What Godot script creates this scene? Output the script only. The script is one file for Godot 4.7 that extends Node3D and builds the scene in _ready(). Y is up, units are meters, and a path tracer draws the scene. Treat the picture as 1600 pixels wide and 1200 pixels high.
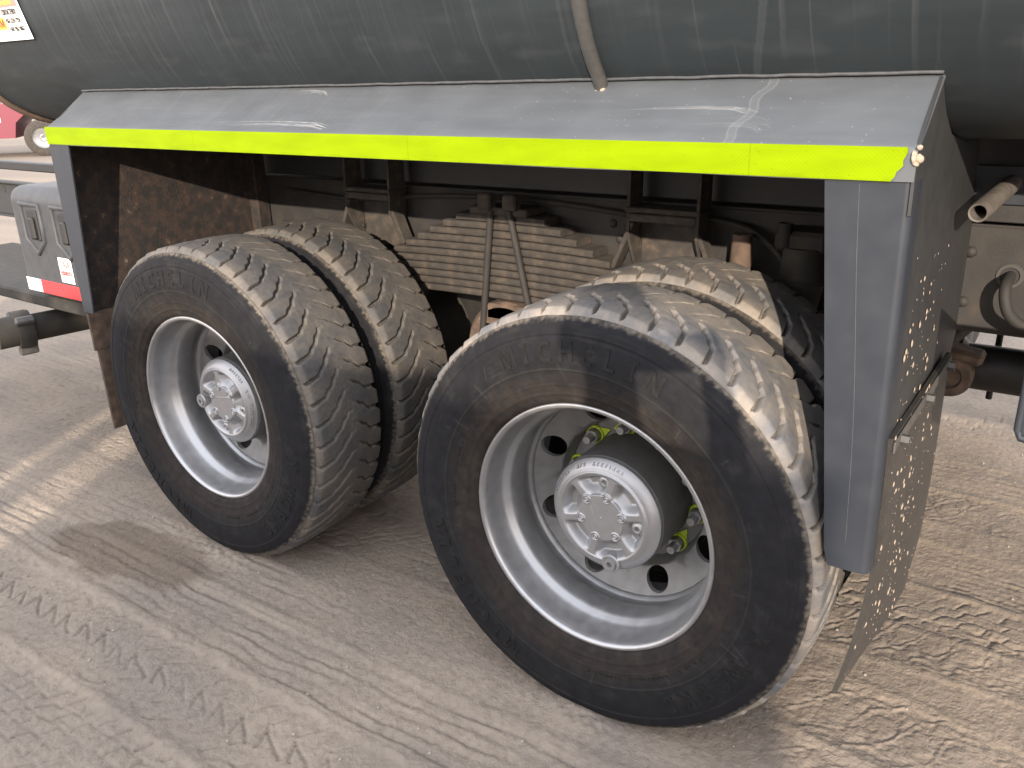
extends Node3D

# ---------------------------------------------------------------- mesh builder
class MB:
	var v := PackedVector3Array()
	var n := PackedVector3Array()
	var c := PackedColorArray()
	var t := PackedVector2Array()
	var ix := PackedInt32Array()

	func put(p: Vector3, nn: Vector3, col := Color.WHITE, uv := Vector2.ZERO) -> int:
		v.append(p)
		n.append(nn)
		c.append(col)
		t.append(uv)
		return v.size() - 1

	# flat convex polygon whose normal is made to agree with `out`
	func poly(p: Array, out: Vector3, col := Color.WHITE) -> void:
		var nn: Vector3 = (p[1] - p[0]).cross(p[2] - p[0])
		if nn.length_squared() < 1e-16 and p.size() > 3:
			nn = (p[2] - p[0]).cross(p[3] - p[0])
		nn = nn.normalized()
		var turned := nn.dot(out) < 0.0
		if turned:
			nn = -nn
		var a := v.size()
		for q in p:
			put(q, nn, col, Vector2(q.x + q.z * 0.37, q.y + q.z * 0.61))
		for i in range(1, p.size() - 1):
			if turned:
				ix.append_array([a, a + i, a + i + 1])
			else:
				ix.append_array([a, a + i + 1, a + i])

	# chamfered box
	func box(xf: Transform3D, size: Vector3, b := 0.004, col := Color.WHITE) -> void:
		var h := size * 0.5
		b = minf(b, minf(h.x, minf(h.y, h.z)) * 0.9)
		var p := {}
		for sx in [-1, 1]:
			for sy in [-1, 1]:
				for sz in [-1, 1]:
					var s := Vector3(sx, sy, sz)
					for k in 3:
						var q := (h - Vector3(b, b, b)) * s
						q[k] = h[k] * s[k]
						p[[sx, sy, sz, k]] = xf * q
		var ctr := xf.origin
		for k in 3:
			var i := (k + 1) % 3
			var j := (k + 2) % 3
			for s in [-1, 1]:
				var f := []
				for e in [[-1, -1], [1, -1], [1, 1], [-1, 1]]:
					var key := [0, 0, 0, k]
					key[k] = s
					key[i] = e[0]
					key[j] = e[1]
					f.append(p[key])
				poly(f, (f[0] + f[2]) * 0.5 - ctr, col)
			for si in [-1, 1]:
				for sj in [-1, 1]:
					var f2 := []
					for e in [[-1, i], [1, i], [1, j], [-1, j]]:
						var key := [0, 0, 0, e[1]]
						key[k] = e[0]
						key[i] = si
						key[j] = sj
						f2.append(p[key])
					var dir := Vector3.ZERO
					dir[i] = si
					dir[j] = sj
					poly(f2, xf.basis * dir, col)
		for sx in [-1, 1]:
			for sy in [-1, 1]:
				for sz in [-1, 1]:
					poly([p[[sx, sy, sz, 0]], p[[sx, sy, sz, 1]], p[[sx, sy, sz, 2]]], xf.basis * Vector3(sx, sy, sz), col)

	# smooth surface through rows x cols points
	func grid(p: PackedVector3Array, rows: int, cols: int, wrap := false, flip := false, cols_in := PackedColorArray(), uvs := PackedVector2Array()) -> PackedVector3Array:
		var base := v.size()
		var nn := PackedVector3Array()
		nn.resize(rows * cols)
		for i in rows:
			var i0 := maxi(i - 1, 0) * cols
			var i1 := mini(i + 1, rows - 1) * cols
			for j in cols:
				var j0 := j - 1
				var j1 := j + 1
				if wrap:
					j0 = (j0 + cols) % cols
					j1 = j1 % cols
				else:
					j0 = maxi(j0, 0)
					j1 = mini(j1, cols - 1)
				var q := (p[i * cols + j1] - p[i * cols + j0]).cross(p[i1 + j] - p[i0 + j])
				nn[i * cols + j] = (-q if flip else q).normalized()
		v.append_array(p)
		n.append_array(nn)
		if cols_in.is_empty():
			var w := PackedColorArray()
			w.resize(rows * cols)
			w.fill(Color.WHITE)
			c.append_array(w)
		else:
			c.append_array(cols_in)
		if uvs.is_empty():
			for i in rows:
				for j in cols:
					t.append(Vector2(float(j) / (cols if wrap else cols - 1), float(i) / (rows - 1)))
		else:
			t.append_array(uvs)
		var add := PackedInt32Array()
		add.resize((rows - 1) * (cols if wrap else cols - 1) * 6)
		var k := 0
		for i in rows - 1:
			for j in (cols if wrap else cols - 1):
				var a := base + i * cols + j
				var b := base + i * cols + (j + 1) % cols
				var d := a + cols
				var e := b + cols
				add[k] = a
				add[k + 3] = b
				if flip:
					add[k + 1] = b
					add[k + 2] = d
					add[k + 4] = e
					add[k + 5] = d
				else:
					add[k + 1] = d
					add[k + 2] = b
					add[k + 4] = d
					add[k + 5] = e
				k += 6
		ix.append_array(add)
		return nn

	# sheet of a thickness through rows x cols points; its front is on the side of `out`
	func slab(p: PackedVector3Array, rows: int, cols: int, thick: float, out: Vector3, uvs := PackedVector2Array()) -> void:
		var mid := (rows / 2) * cols + cols / 2
		var q := (p[mid] - p[mid - 1]).cross(p[mid] - p[mid - cols])
		var flip := q.dot(out) < 0.0
		var nn := grid(p, rows, cols, false, flip, PackedColorArray(), uvs)
		var back := PackedVector3Array()
		back.resize(p.size())
		for i in p.size():
			back[i] = p[i] - nn[i] * thick
		grid(back, rows, cols, false, not flip, PackedColorArray(), uvs)
		for i in rows - 1:
			for j in [0, cols - 1]:
				var a: int = i * cols + j
				var b: int = a + cols
				poly([p[a], p[b], back[b], back[a]], p[a] - p[i * cols + (1 if j == 0 else cols - 2)])
		for j in cols - 1:
			for i in [0, rows - 1]:
				var a: int = i * cols + j
				poly([p[a], p[a + 1], back[a + 1], back[a]], p[a] - p[(1 if i == 0 else rows - 2) * cols + j])

	# turned shape: profile of (along axis z, radius); the outside lies to the left of the way it runs when flip is false
	func lathe(xf: Transform3D, prof: Array, seg := 48, flip := false, soft := 40.0, col := Color.WHITE) -> void:
		var dirs := []
		for i in prof.size() - 1:
			var d: Vector2 = (prof[i + 1] - prof[i]).normalized()
			dirs.append(Vector2(-d.y, d.x) * (-1.0 if flip else 1.0))
		for i in prof.size() - 1:
			var na: Vector2 = dirs[i]
			var nb: Vector2 = dirs[i]
			if i > 0 and rad_to_deg(absf(dirs[i].angle_to(dirs[i - 1]))) < soft:
				na = (dirs[i] + dirs[i - 1]).normalized()
			if i < dirs.size() - 1 and rad_to_deg(absf(dirs[i].angle_to(dirs[i + 1]))) < soft:
				nb = (dirs[i] + dirs[i + 1]).normalized()
			var a := v.size()
			for j in seg + 1:
				var th := TAU * j / seg
				var cs := cos(th)
				var sn := sin(th)
				var p0: Vector2 = prof[i]
				var p1: Vector2 = prof[i + 1]
				put(xf * Vector3(p0.y * cs, p0.y * sn, p0.x), (xf.basis * Vector3(na.y * cs, na.y * sn, na.x)).normalized(), col, Vector2(float(j) / seg, p0.x))
				put(xf * Vector3(p1.y * cs, p1.y * sn, p1.x), (xf.basis * Vector3(nb.y * cs, nb.y * sn, nb.x)).normalized(), col, Vector2(float(j) / seg, p1.x))
			for j in seg:
				var b := a + j * 2
				var tri := [b, b + 1, b + 2, b + 2, b + 1, b + 3]
				var fa: Vector3 = (v[b + 1] - v[b]).cross(v[b + 2] - v[b])
				if fa.length_squared() < 1e-18:
					fa = (v[b + 1] - v[b + 2]).cross(v[b + 3] - v[b + 2])
				if fa.dot(n[b] + n[b + 3]) > 0.0:
					tri = [b, b + 2, b + 1, b + 2, b + 3, b + 1]
				ix.append_array(tri)

	# round bar along a path, closed at both ends
	func tube(path: Array, r: float, seg := 12, col := Color.WHITE) -> void:
		var p := PackedVector3Array()
		var up := Vector3.UP
		for i in path.size():
			var d: Vector3 = (path[mini(i + 1, path.size() - 1)] - path[maxi(i - 1, 0)]).normalized()
			if i == 0:
				up = Vector3.UP if absf(d.y) < 0.9 else Vector3.RIGHT
			var s := d.cross(up).normalized()
			up = s.cross(d).normalized()
			for j in seg:
				var a := TAU * j / seg
				p.append(path[i] + s * cos(a) * r + up * sin(a) * r)
		var cc := PackedColorArray()
		cc.resize(p.size())
		cc.fill(col)
		grid(p, path.size(), seg, true, false, cc)
		for e in [0, path.size() - 1]:
			var f := []
			for j in seg:
				f.append(p[e * seg + j])
			poly(f, path[e] - path[1 if e == 0 else path.size() - 2], col)

	# flat outline given a depth along z of xf, centred on it
	func prism(xf: Transform3D, outline: PackedVector2Array, depth: float, col := Color.WHITE) -> void:
		var tri := Geometry2D.triangulate_polygon(outline)
		var area := 0.0
		for i in outline.size():
			area += outline[i].cross(outline[(i + 1) % outline.size()])
		for s in [-0.5, 0.5]:
			for k in range(0, tri.size(), 3):
				var f := []
				for m in 3:
					var q := outline[tri[k + m]]
					f.append(xf * Vector3(q.x, q.y, depth * s))
				poly(f, xf.basis * Vector3(0, 0, s), col)
		for i in outline.size():
			var a := outline[i]
			var b := outline[(i + 1) % outline.size()]
			var o := Vector3(b.y - a.y, a.x - b.x, 0) * signf(area)
			poly([xf * Vector3(a.x, a.y, -depth / 2), xf * Vector3(b.x, b.y, -depth / 2), xf * Vector3(b.x, b.y, depth / 2), xf * Vector3(a.x, a.y, depth / 2)], xf.basis * o, col)

	func mesh(m: Material, into: ArrayMesh = null) -> ArrayMesh:
		var am := into if into else ArrayMesh.new()
		var a := []
		a.resize(Mesh.ARRAY_MAX)
		a[Mesh.ARRAY_VERTEX] = v
		a[Mesh.ARRAY_NORMAL] = n
		a[Mesh.ARRAY_COLOR] = c
		a[Mesh.ARRAY_TEX_UV] = t
		a[Mesh.ARRAY_INDEX] = ix
		am.add_surface_from_arrays(Mesh.PRIMITIVE_TRIANGLES, a)
		am.surface_set_material(am.get_surface_count() - 1, m)
		return am


var M := {}
var rng := RandomNumberGenerator.new()
var font: SystemFont
var I := Transform3D.IDENTITY


func at(x: float, y: float, z: float) -> Transform3D:
	return Transform3D(Basis.IDENTITY, Vector3(x, y, z))


func turned(o: Vector3, e: Vector3) -> Transform3D:
	return Transform3D(Basis.from_euler(Vector3(deg_to_rad(e.x), deg_to_rad(e.y), deg_to_rad(e.z))), o)


# transform whose local z runs from a to b
func along(a: Vector3, b: Vector3) -> Transform3D:
	var d := (b - a).normalized()
	var up := Vector3.UP if absf(d.y) < 0.9 else Vector3.RIGHT
	var s := up.cross(d).normalized()
	return Transform3D(Basis(s, d.cross(s), d), a)


func add(called: String, mesh: Mesh, parent: Node, xf := Transform3D.IDENTITY) -> MeshInstance3D:
	var o := MeshInstance3D.new()
	o.name = called
	o.mesh = mesh
	o.transform = xf
	parent.add_child(o, true)
	return o


func part(called: String, b: MB, m: Material, parent: Node, xf := Transform3D.IDENTITY) -> MeshInstance3D:
	return add(called, b.mesh(m), parent, xf)


func thing(called: String, label: String, category: String, where := Vector3.ZERO) -> Node3D:
	var o := Node3D.new()
	o.name = called
	o.position = where
	o.set_meta("label", label)
	if category:
		o.set_meta("category", category)
	add_child(o, true)
	return o


func noise(freq: float, oct := 4, kind := FastNoiseLite.TYPE_SIMPLEX_SMOOTH, sd := 1) -> FastNoiseLite:
	var f := FastNoiseLite.new()
	f.noise_type = kind
	f.frequency = freq
	f.fractal_octaves = oct
	f.seed = sd
	return f


func noise_tex(f: FastNoiseLite, stops: Array, size := 512, norm := true) -> NoiseTexture2D:
	var x := NoiseTexture2D.new()
	x.width = size
	x.height = size
	x.seamless = true
	x.noise = f
	x.normalize = norm
	if not stops.is_empty():
		var g := Gradient.new()
		g.offsets = PackedFloat32Array(stops.map(func(s): return s[0]))
		g.colors = PackedColorArray(stops.map(func(s): return s[1]))
		x.color_ramp = g
	return x


func grey(a: float) -> Color:
	return Color(a, a, a)


# linear colour in, with optional mottling and relief
func mat(col: Color, rough := 0.6, metal := 0.0, tex: Texture2D = null, tex_scale := 1.0, bump: Texture2D = null, bump_cm := 0.1, bump_scale := 1.0, rough_tex: Texture2D = null) -> StandardMaterial3D:
	var m := StandardMaterial3D.new()
	m.albedo_color = col.linear_to_srgb()
	m.roughness = rough
	m.metallic = metal
	m.vertex_color_use_as_albedo = true
	if tex or bump or rough_tex:
		m.uv1_triplanar = true
		m.uv1_scale = Vector3.ONE * tex_scale
	if tex:
		m.albedo_texture = tex
	if rough_tex:
		m.roughness_texture = rough_tex
	if bump:
		m.heightmap_enabled = true
		m.heightmap_texture = bump
		m.heightmap_scale = bump_cm
	return m


func ring_text(b: SurfaceTool, text: String, r: float, z: float, deg: float, step: float, size: float, depth: float, tilt := 0.0) -> void:
	for i in text.length():
		if text[i] == " ":
			continue
		var tm := TextMesh.new()
		tm.font = font
		tm.text = text[i]
		tm.font_size = 32
		tm.pixel_size = size / 24.0
		tm.depth = depth
		tm.curve_step = 4.0
		var th := deg_to_rad(deg - (i - (text.length() - 1) * 0.5) * step)
		var up := Vector3(cos(th), sin(th), 0)
		var side := Vector3(sin(th), -cos(th), 0)
		var nz := Vector3(0, 0, 1)
		up = up.rotated(side, -tilt)
		nz = nz.rotated(side, -tilt)
		b.append_from(tm, 0, Transform3D(Basis(side, up, nz), Vector3(cos(th) * r, sin(th) * r, z)))


func text_mesh(text: String, cap: float, depth := 0.0006) -> TextMesh:
	var tm := TextMesh.new()
	tm.font = font
	tm.text = text
	tm.font_size = 48
	tm.pixel_size = cap / 35.0
	tm.depth = depth
	tm.curve_step = 2.0
	return tm


func _ready() -> void:
	# ------------------------------------------------------------ camera, sky, sun
	var cam := Camera3D.new()
	cam.name = "camera"
	cam.position = Vector3(1.4869, 1.4460, 1.4143)
	cam.rotation_degrees = Vector3(-20.3066, 35.1951, -1.4089)
	cam.fov = 49.7528
	cam.near = 0.02
	cam.far = 1500.0
	add_child(cam)
	var we := WorldEnvironment.new()
	we.name = "environment"
	var env := Environment.new()
	env.background_mode = Environment.BG_SKY
	env.tonemap_mode = Environment.TONE_MAPPER_LINEAR
	env.tonemap_exposure = 2.4
	env.sdfgi_enabled = true
	env.ssao_enabled = true
	env.ssil_enabled = true
	var sm := ProceduralSkyMaterial.new()
	sm.sky_top_color = Color(0.74, 0.75, 0.785)
	sm.sky_horizon_color = Color(0.94, 0.89, 0.85)
	sm.sky_curve = 0.2
	sm.sky_energy_multiplier = 1.5
	sm.ground_bottom_color = Color(0.5, 0.45, 0.4)
	sm.ground_horizon_color = Color(0.8, 0.77, 0.72)
	var sky := Sky.new()
	sky.sky_material = sm
	env.sky = sky
	we.environment = env
	add_child(we)
	var sun := DirectionalLight3D.new()
	sun.name = "sun"
	sun.light_energy = 1.2
	sun.light_color = Color(1.0, 0.93, 0.85)
	sun.light_angular_distance = 0.5
	sun.shadow_enabled = true
	add_child(sun)
	sun.look_at_from_position(Vector3.ZERO, Vector3(-0.5, -0.36, -1.0))
	rng.seed = 7
	font = SystemFont.new()
	font.font_names = PackedStringArray(["Droid Sans"])
	font.font_weight = 700
	make_materials()
	build_ground()
	build_truck()
	build_background()


# ---------------------------------------------------------------- materials
func ramp_lin(stops: Array) -> Array:
	return stops.map(func(s): return [s[0], (s[1] as Color).linear_to_srgb()])


func make_materials() -> void:
	var fine := noise(0.05, 5, FastNoiseLite.TYPE_SIMPLEX_SMOOTH, 3)
	var blot := noise(0.012, 5, FastNoiseLite.TYPE_SIMPLEX_SMOOTH, 5)
	var grit := noise(0.11, 4, FastNoiseLite.TYPE_SIMPLEX_SMOOTH, 9)
	var mottle := noise_tex(blot, [[0.0, grey(0.8)], [0.5, grey(0.93)], [1.0, grey(1.0)]])
	var even := noise_tex(blot, [[0.0, grey(0.95)], [1.0, grey(1.0)]])
	var rough_map := noise_tex(blot, [[0.0, grey(0.42)], [0.6, grey(0.5)], [1.0, grey(0.6)]])
	var grain := noise_tex(grit, [], 512)
	var soil := noise_tex(noise(0.02, 6, FastNoiseLite.TYPE_SIMPLEX_SMOOTH, 21), [[0.0, grey(0.85)], [0.5, grey(0.95)], [1.0, grey(1.0)]], 1024)
	var gritty := noise(0.05, 5, FastNoiseLite.TYPE_PERLIN, 31)
	gritty.fractal_gain = 0.7
	gritty.domain_warp_enabled = true
	gritty.domain_warp_amplitude = 14.0
	gritty.domain_warp_frequency = 0.03
	var soil_bump := noise_tex(gritty, [], 1024)
	M.soil = mat(Color(0.9, 0.9, 0.9), 0.95, 0.0, soil, 1.4, soil_bump, 0.32, 1.4)
	M.soil.uv1_world_triplanar = true
	M.soil.metallic_specular = 0.15
	M.pebble = mat(Color(0.3, 0.27, 0.23), 0.9, 0.0, mottle, 6.0)
	M.paint = mat(Color(0.023, 0.027, 0.034), 1.0, 0.0, even, 2.2, null, 0.1, 1.0, rough_map)
	M.paint.metallic_specular = 0.38
	M.strip = mat(Color(0.075, 0.07, 0.065), 0.7, 0.0, mottle, 4.0)
	M.plastic = mat(Color(0.038, 0.041, 0.046), 0.6, 0.0, mottle, 3.0, grain, 0.02, 6.0)
	M.black = mat(Color(0.012, 0.012, 0.0125), 0.6, 0.0, mottle, 3.0)
	M.under = mat(Color(0.036, 0.036, 0.034), 0.85, 0.0, noise_tex(blot, ramp_lin([[0.0, Color(0.35, 0.35, 0.33)], [0.55, Color(0.55, 0.5, 0.42)], [1.0, Color(1.0, 0.8, 0.6)]])), 2.5)
	M.dusty = mat(Color(1, 1, 1), 0.92, 0.0, noise_tex(blot, ramp_lin([[0.0, Color(0.027, 0.0245, 0.022)], [0.45, Color(0.038, 0.033, 0.0285)], [0.75, Color(0.056, 0.046, 0.037)], [1.0, Color(0.1, 0.072, 0.05)]])), 3.0, grain, 0.06, 5.0)
	M.rail = mat(Color(1, 1, 1), 0.75, 0.0, noise_tex(noise(0.009, 6, FastNoiseLite.TYPE_SIMPLEX_SMOOTH, 13), ramp_lin([[0.0, Color(0.016, 0.0155, 0.0148)], [0.5, Color(0.021, 0.0195, 0.018)], [0.8, Color(0.029, 0.025, 0.0215)], [1.0, Color(0.045, 0.032, 0.023)]])), 2.0, grain, 0.03, 5.0)
	var rusty := noise(0.011, 7, FastNoiseLite.TYPE_PERLIN, 17)
	rusty.fractal_gain = 0.68
	rusty.domain_warp_enabled = true
	rusty.domain_warp_amplitude = 20.0
	M.rust = mat(Color(1, 1, 1), 0.85, 0.0, noise_tex(rusty, ramp_lin([[0.0, Color(0.011, 0.01, 0.01)], [0.42, Color(0.019, 0.016, 0.015)], [0.52, Color(0.029, 0.021, 0.017)], [0.6, Color(0.037, 0.024, 0.018)], [0.68, Color(0.034, 0.023, 0.018)], [0.78, Color(0.055, 0.037, 0.028)], [0.88, Color(0.1, 0.085, 0.072)], [1.0, Color(0.26, 0.24, 0.22)]]), 1024), 2.0, grain, 0.1, 4.0)
	M.brown = mat(Color(1, 1, 1), 0.9, 0.0, noise_tex(blot, ramp_lin([[0.0, Color(0.05, 0.036, 0.028)], [0.5, Color(0.09, 0.062, 0.045)], [1.0, Color(0.16, 0.11, 0.075)]])), 3.0, grain, 0.05, 5.0)
	M.flap = mat(Color(0.036, 0.035, 0.034), 0.55, 0.0, noise_tex(blot, ramp_lin([[0.0, Color(0.55, 0.55, 0.56)], [0.5, Color(0.8, 0.76, 0.7)], [1.0, Color(1.0, 0.9, 0.78)]])), 2.5, grain, 0.04, 4.0)
	M.steel = mat(Color(0.09, 0.088, 0.085), 0.55, 0.4, mottle, 6.0)
	M.weld = mat(Color(0.07, 0.074, 0.079), 0.6, 0.2, mottle, 8.0)
	M.pipe = mat(Color(0.13, 0.12, 0.11), 0.7, 0.2, noise_tex(blot, ramp_lin([[0.0, Color(0.5, 0.45, 0.4)], [1.0, Color(1, 1, 1)]])), 6.0)
	M.silver = mat(Color(0.355, 0.357, 0.362), 1.0, 0.75, noise_tex(blot, [[0.0, grey(0.9)], [1.0, grey(1.0)]]), 4.0, grain, 0.012, 7.0, noise_tex(blot, [[0.0, grey(0.3)], [1.0, grey(0.46)]]))
	M.disc = mat(Color(0.2, 0.2, 0.197), 0.5, 0.2, mottle, 4.0)
	M.hub = mat(Color(0.095, 0.093, 0.09), 0.6, 0.1, mottle, 4.0)
	M.nut = mat(Color(0.38, 0.38, 0.38), 0.4, 0.7, mottle, 8.0)
	M.lime = mat(Color(0.36, 0.46, 0.02), 0.5)
	M.tape = mat(Color(0.188, 0.262, 0.0015), 0.5, 0.0, noise_tex(blot, [[0.0, grey(0.94)], [0.35, grey(0.975)], [1.0, grey(1.0)]]), 1.3)
	M.tape.metallic_specular = 0.15
	var ti := Image.create(2048, 48, false, Image.FORMAT_RGB8)
	var tn := noise(0.02, 4, FastNoiseLite.TYPE_SIMPLEX_SMOOTH, 55)
	var tr := RandomNumberGenerator.new()
	tr.seed = 12
	for y in 48:
		for x in 2048:
			var g := 0.97 + 0.05 * tn.get_noise_2d(x * 0.4, y * 1.5) - 0.05 * smoothstep(40.0, 47.0, y + 8.0 * tn.get_noise_2d(x, 90.0)) - 0.03 * float((x / 3 + y / 3) % 2 == 0)
			if x % 617 < 2:
				g -= 0.07
			ti.set_pixel(x, y, Color(g * 0.98, g, g * 0.9))
	for i in 130:
		ti.set_pixel(tr.randi_range(0, 2047), tr.randi_range(4, 47), Color(0.72, 0.7, 0.5))
	M.tape.albedo_texture = ImageTexture.create_from_image(ti)
	M.tape.uv1_triplanar = false
	M.tape.uv1_scale = Vector3(1.0 / 2.532, -1.0 / 0.054, 1)
	M.tape.uv1_offset = Vector3(1.293 / 2.532, 1.337 / 0.054, 0)
	M.white = mat(Color(0.78, 0.77, 0.75), 0.5)
	M.red = mat(Color(0.62, 0.03, 0.035), 0.45)
	M.pink = mat(Color(0.72, 0.2, 0.17), 0.5)
	M.orange = mat(Color(0.85, 0.45, 0.06), 0.5)
	M.ink = mat(Color(0.03, 0.03, 0.03), 0.6)
	M.mud = mat(Color(0.26, 0.212, 0.162), 0.95)
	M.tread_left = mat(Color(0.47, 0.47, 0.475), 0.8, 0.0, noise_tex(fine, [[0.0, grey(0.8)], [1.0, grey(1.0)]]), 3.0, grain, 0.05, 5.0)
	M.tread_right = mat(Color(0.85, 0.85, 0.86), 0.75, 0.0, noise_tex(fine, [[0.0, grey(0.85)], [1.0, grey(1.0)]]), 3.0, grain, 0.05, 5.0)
	M.sidewall = mat(Color(0.52, 0.52, 0.525), 0.8, 0.0, noise_tex(blot, [[0.0, grey(0.82)], [1.0, grey(1.0)]]), 4.0, grain, 0.02, 5.0)
	M.sidewall.metallic_specular = 0.22
	M.letter = mat(Color(0.0165, 0.0165, 0.017), 0.75, 0.0, noise_tex(blot, [[0.0, grey(0.7)], [1.0, grey(1.0)]]), 8.0)
	M.letter.metallic_specular = 0.25
	M.cast = mat(Color(0.31, 0.312, 0.317), 0.46, 0.7, even, 4.0, grain, 0.015, 9.0)
	M.frame = mat(Color(0.02, 0.021, 0.022), 0.7, 0.0, even, 3.0)
	M.plate = mat(Color(0.027, 0.0285, 0.0295), 0.55, 0.0, mottle, 2.5)
	M.hose = mat(Color(0.05, 0.05, 0.048), 0.75, 0.0, mottle, 6.0)
	M.pickup = mat(Color(0.13, 0.012, 0.028), 0.4)
	M.glass = mat(Color(0.03, 0.035, 0.04), 0.15)
	M.rubber = mat(Color(0.05, 0.048, 0.045), 0.85)


# ---------------------------------------------------------------- ground
const TRACKS := [
	# z at x = 0, slope, half width, pattern, pitch, depth, x from, x to
	[0.50, -0.008, 0.125, 0, 0.085, 0.0062, -3.0, 3.0],
	[0.79, -0.02, 0.13, 3, 0.07, 0.0062, -3.0, 3.0],
	[0.255, -0.02, 0.095, 1, 0.038, 0.010 * 0.6, -4.0, 1.05],
	[0.055, -0.03, 0.075, 1, 0.036, 0.006 * 0.6, -4.0, 0.0],
	[-0.385, 0.05, 0.115, 2, 0.19, 0.005, 0.9, 4.0],
	[-0.66, -0.03, 0.12, 2, 0.185, 0.005, -0.5, 4.0],
	[-0.20, 0.09, 0.10, 2, 0.17, 0.0042, 0.95, 4.0],
	[-0.90, 0.02, 0.10, 3, 0.06, 0.008 * 0.6, 0.4, 4.0],
	[-1.17, 0.03, 0.13, 1, 0.03, 0.009 * 0.6, 0.3, 4.0],
	[-1.55, 0.02, 0.12, 2, 0.2, 0.005, 0.3, 4.0],
	[-1.85, 0.02, 0.13, 1, 0.045, 0.010 * 0.6, -0.3, 4.0],
	[-2.5, 0.06, 0.13, 3, 0.09, 0.012 * 0.6, -0.5, 4.0],
	[-0.33, -0.01, 0.13, 3, 0.05, 0.007 * 0.6, -3.5, 0.5],
	[-0.52, 0.04, 0.12, 0, 0.10, 0.008 * 0.6, -4.0, -0.9],
	[-0.78, 0.05, 0.12, 1, 0.05, 0.008 * 0.6, -4.0, -0.9],
]
var n_big: FastNoiseLite
var n_mid: FastNoiseLite
var n_small: FastNoiseLite
var n_wear: FastNoiseLite
var n_crack: FastNoiseLite


func ridge(d: float, w: float) -> float:
	var k := absf(d) / w
	return 0.0 if k >= 1.0 else (1.0 - k * k) * (1.0 - k * k)


func groove(d: float, w: float) -> float:
	return smoothstep(w, w * 0.35, absf(d))


func ground_height(x: float, z: float) -> float:
	var h := n_big.get_noise_2d(x, z) * 0.012 + n_mid.get_noise_2d(x, z) * 0.0032
	var s := n_small.get_noise_2d(x, z)
	h += s * 0.0008
	h -= smoothstep(0.55, 0.95, n_crack.get_noise_2d(x * 0.75 - z * 0.35, z * 2.2)) * 0.002
	for t in TRACKS:
		if x < t[6] or x > t[7]:
			continue
		var b: float = z - t[0] - t[1] * x - 0.012 * sin(x * 1.9 + t[0] * 7.0)
		var w: float = t[2]
		var ab := absf(b)
		if ab > w + 0.05:
			continue
		var fade := minf(1.0, minf(x - t[6], t[7] - x) * 3.0)
		var wear: float = clampf(0.85 + n_wear.get_noise_2d(x * 1.3 + t[0] * 9.0, z) * 1.1, 0.12, 1.0) * fade
		var dep: float = t[5]
		if ab > w:
			h += ridge(ab - w - 0.016, 0.022) * dep * 0.6 * wear
			continue
		h -= dep * 0.45 * fade * smoothstep(w, w - 0.02, ab)
		var a := x + s * 0.006 + n_mid.get_noise_2d(x * 0.7, z * 0.7 + 3.0) * 0.03
		var p: float = t[4]
		var bb := b + s * 0.004 + n_mid.get_noise_2d(x * 0.6 + 7.0, z * 0.6) * 0.016
		match int(t[3]):
			0:
				# stepped zigzag of narrow slits, with slanting slits to both sides
				var st := fposmod(a, p) / p
				h -= groove(bb - (st - 0.5) * 0.055, 0.0055) * dep * 1.1 * wear
				h -= groove((st - 0.02) * p - (bb + 0.0275) * 0.35, 0.006) * dep * wear * (1.0 if absf(bb) < 0.028 else 0.0)
				var u := fposmod(a * 1.0 + bb * 0.9 + (0.4 * p if bb > 0.0 else 0.0), p)
				if ab > 0.038 and ab < w * 0.86 and n_wear.get_noise_2d(a * 3.0, bb * 9.0) > -0.1:
					h -= groove(u - 0.5 * p, 0.006) * dep * wear
				h += ridge(ab - w * 0.95 - 0.012 * sin(TAU * a / p * 0.7), 0.016) * dep * 0.55 * wear
			1:
				var u := fposmod(bb, p) / p
				wear *= 0.25 + clampf(0.5 + n_wear.get_noise_2d(x * 0.7, floorf(bb / p) * 3.7) * 1.4, 0.0, 1.0)
				h += (ridge(u - 0.5, 0.3) - 0.35) * dep * 0.6 * wear
				h -= groove((u - 0.05) * p, 0.006) * dep * 0.7 * wear
			2:
				var q := TAU * a / p
				var d1 := bb - w * 0.55 * sin(q)
				var d2 := bb + w * 0.55 * sin(q)
				var e1 := minf(absf(d1), absf(d2))
				var e2 := minf(absf(absf(bb) - w * 0.95 + w * 0.28 * absf(sin(q))), 1.0)
				var e := minf(e1, e2)
				h += ridge(e + s * 0.005, 0.0095) * dep * wear * (0.7 + 0.9 * s)
				h += smoothstep(0.018, 0.032, e + s * 0.012) * dep * 0.55 * wear
			3:
				var row := floorf(bb / 0.045)
				var u := fposmod(a + row * p * 0.37 + bb * 0.5, p) / p
				var gap := fposmod(bb, 0.045) / 0.045
				if n_wear.get_noise_2d(a * 4.0, row * 3.0) > -0.15:
					h -= groove((u - 0.5) * p, 0.0065) * dep * 1.1 * wear * smoothstep(0.0, 0.12, gap) * smoothstep(1.0, 0.88, gap)
				h -= groove((gap - 0.1) * 0.045, 0.0055) * dep * 0.8 * wear * (0.4 + 0.6 * float(u > 0.45))
	return h


func axis_lines(lo: float, fine_lo: float, fine_hi: float, hi: float, step: float, far: float) -> PackedFloat32Array:
	var mid := []
	var x := lo
	while x <= hi:
		mid.append(x)
		x += step * (0.6 if x > fine_lo and x < fine_hi else 1.0)
	var left := []
	var g := step
	x = lo
	while x > -far:
		g *= 1.14
		x -= g
		left.append(x)
	left.reverse()
	var right := []
	g = step
	x = mid[-1]
	while x < far:
		g *= 1.14
		x += g
		right.append(x)
	return PackedFloat32Array(left + mid + right)


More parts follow.
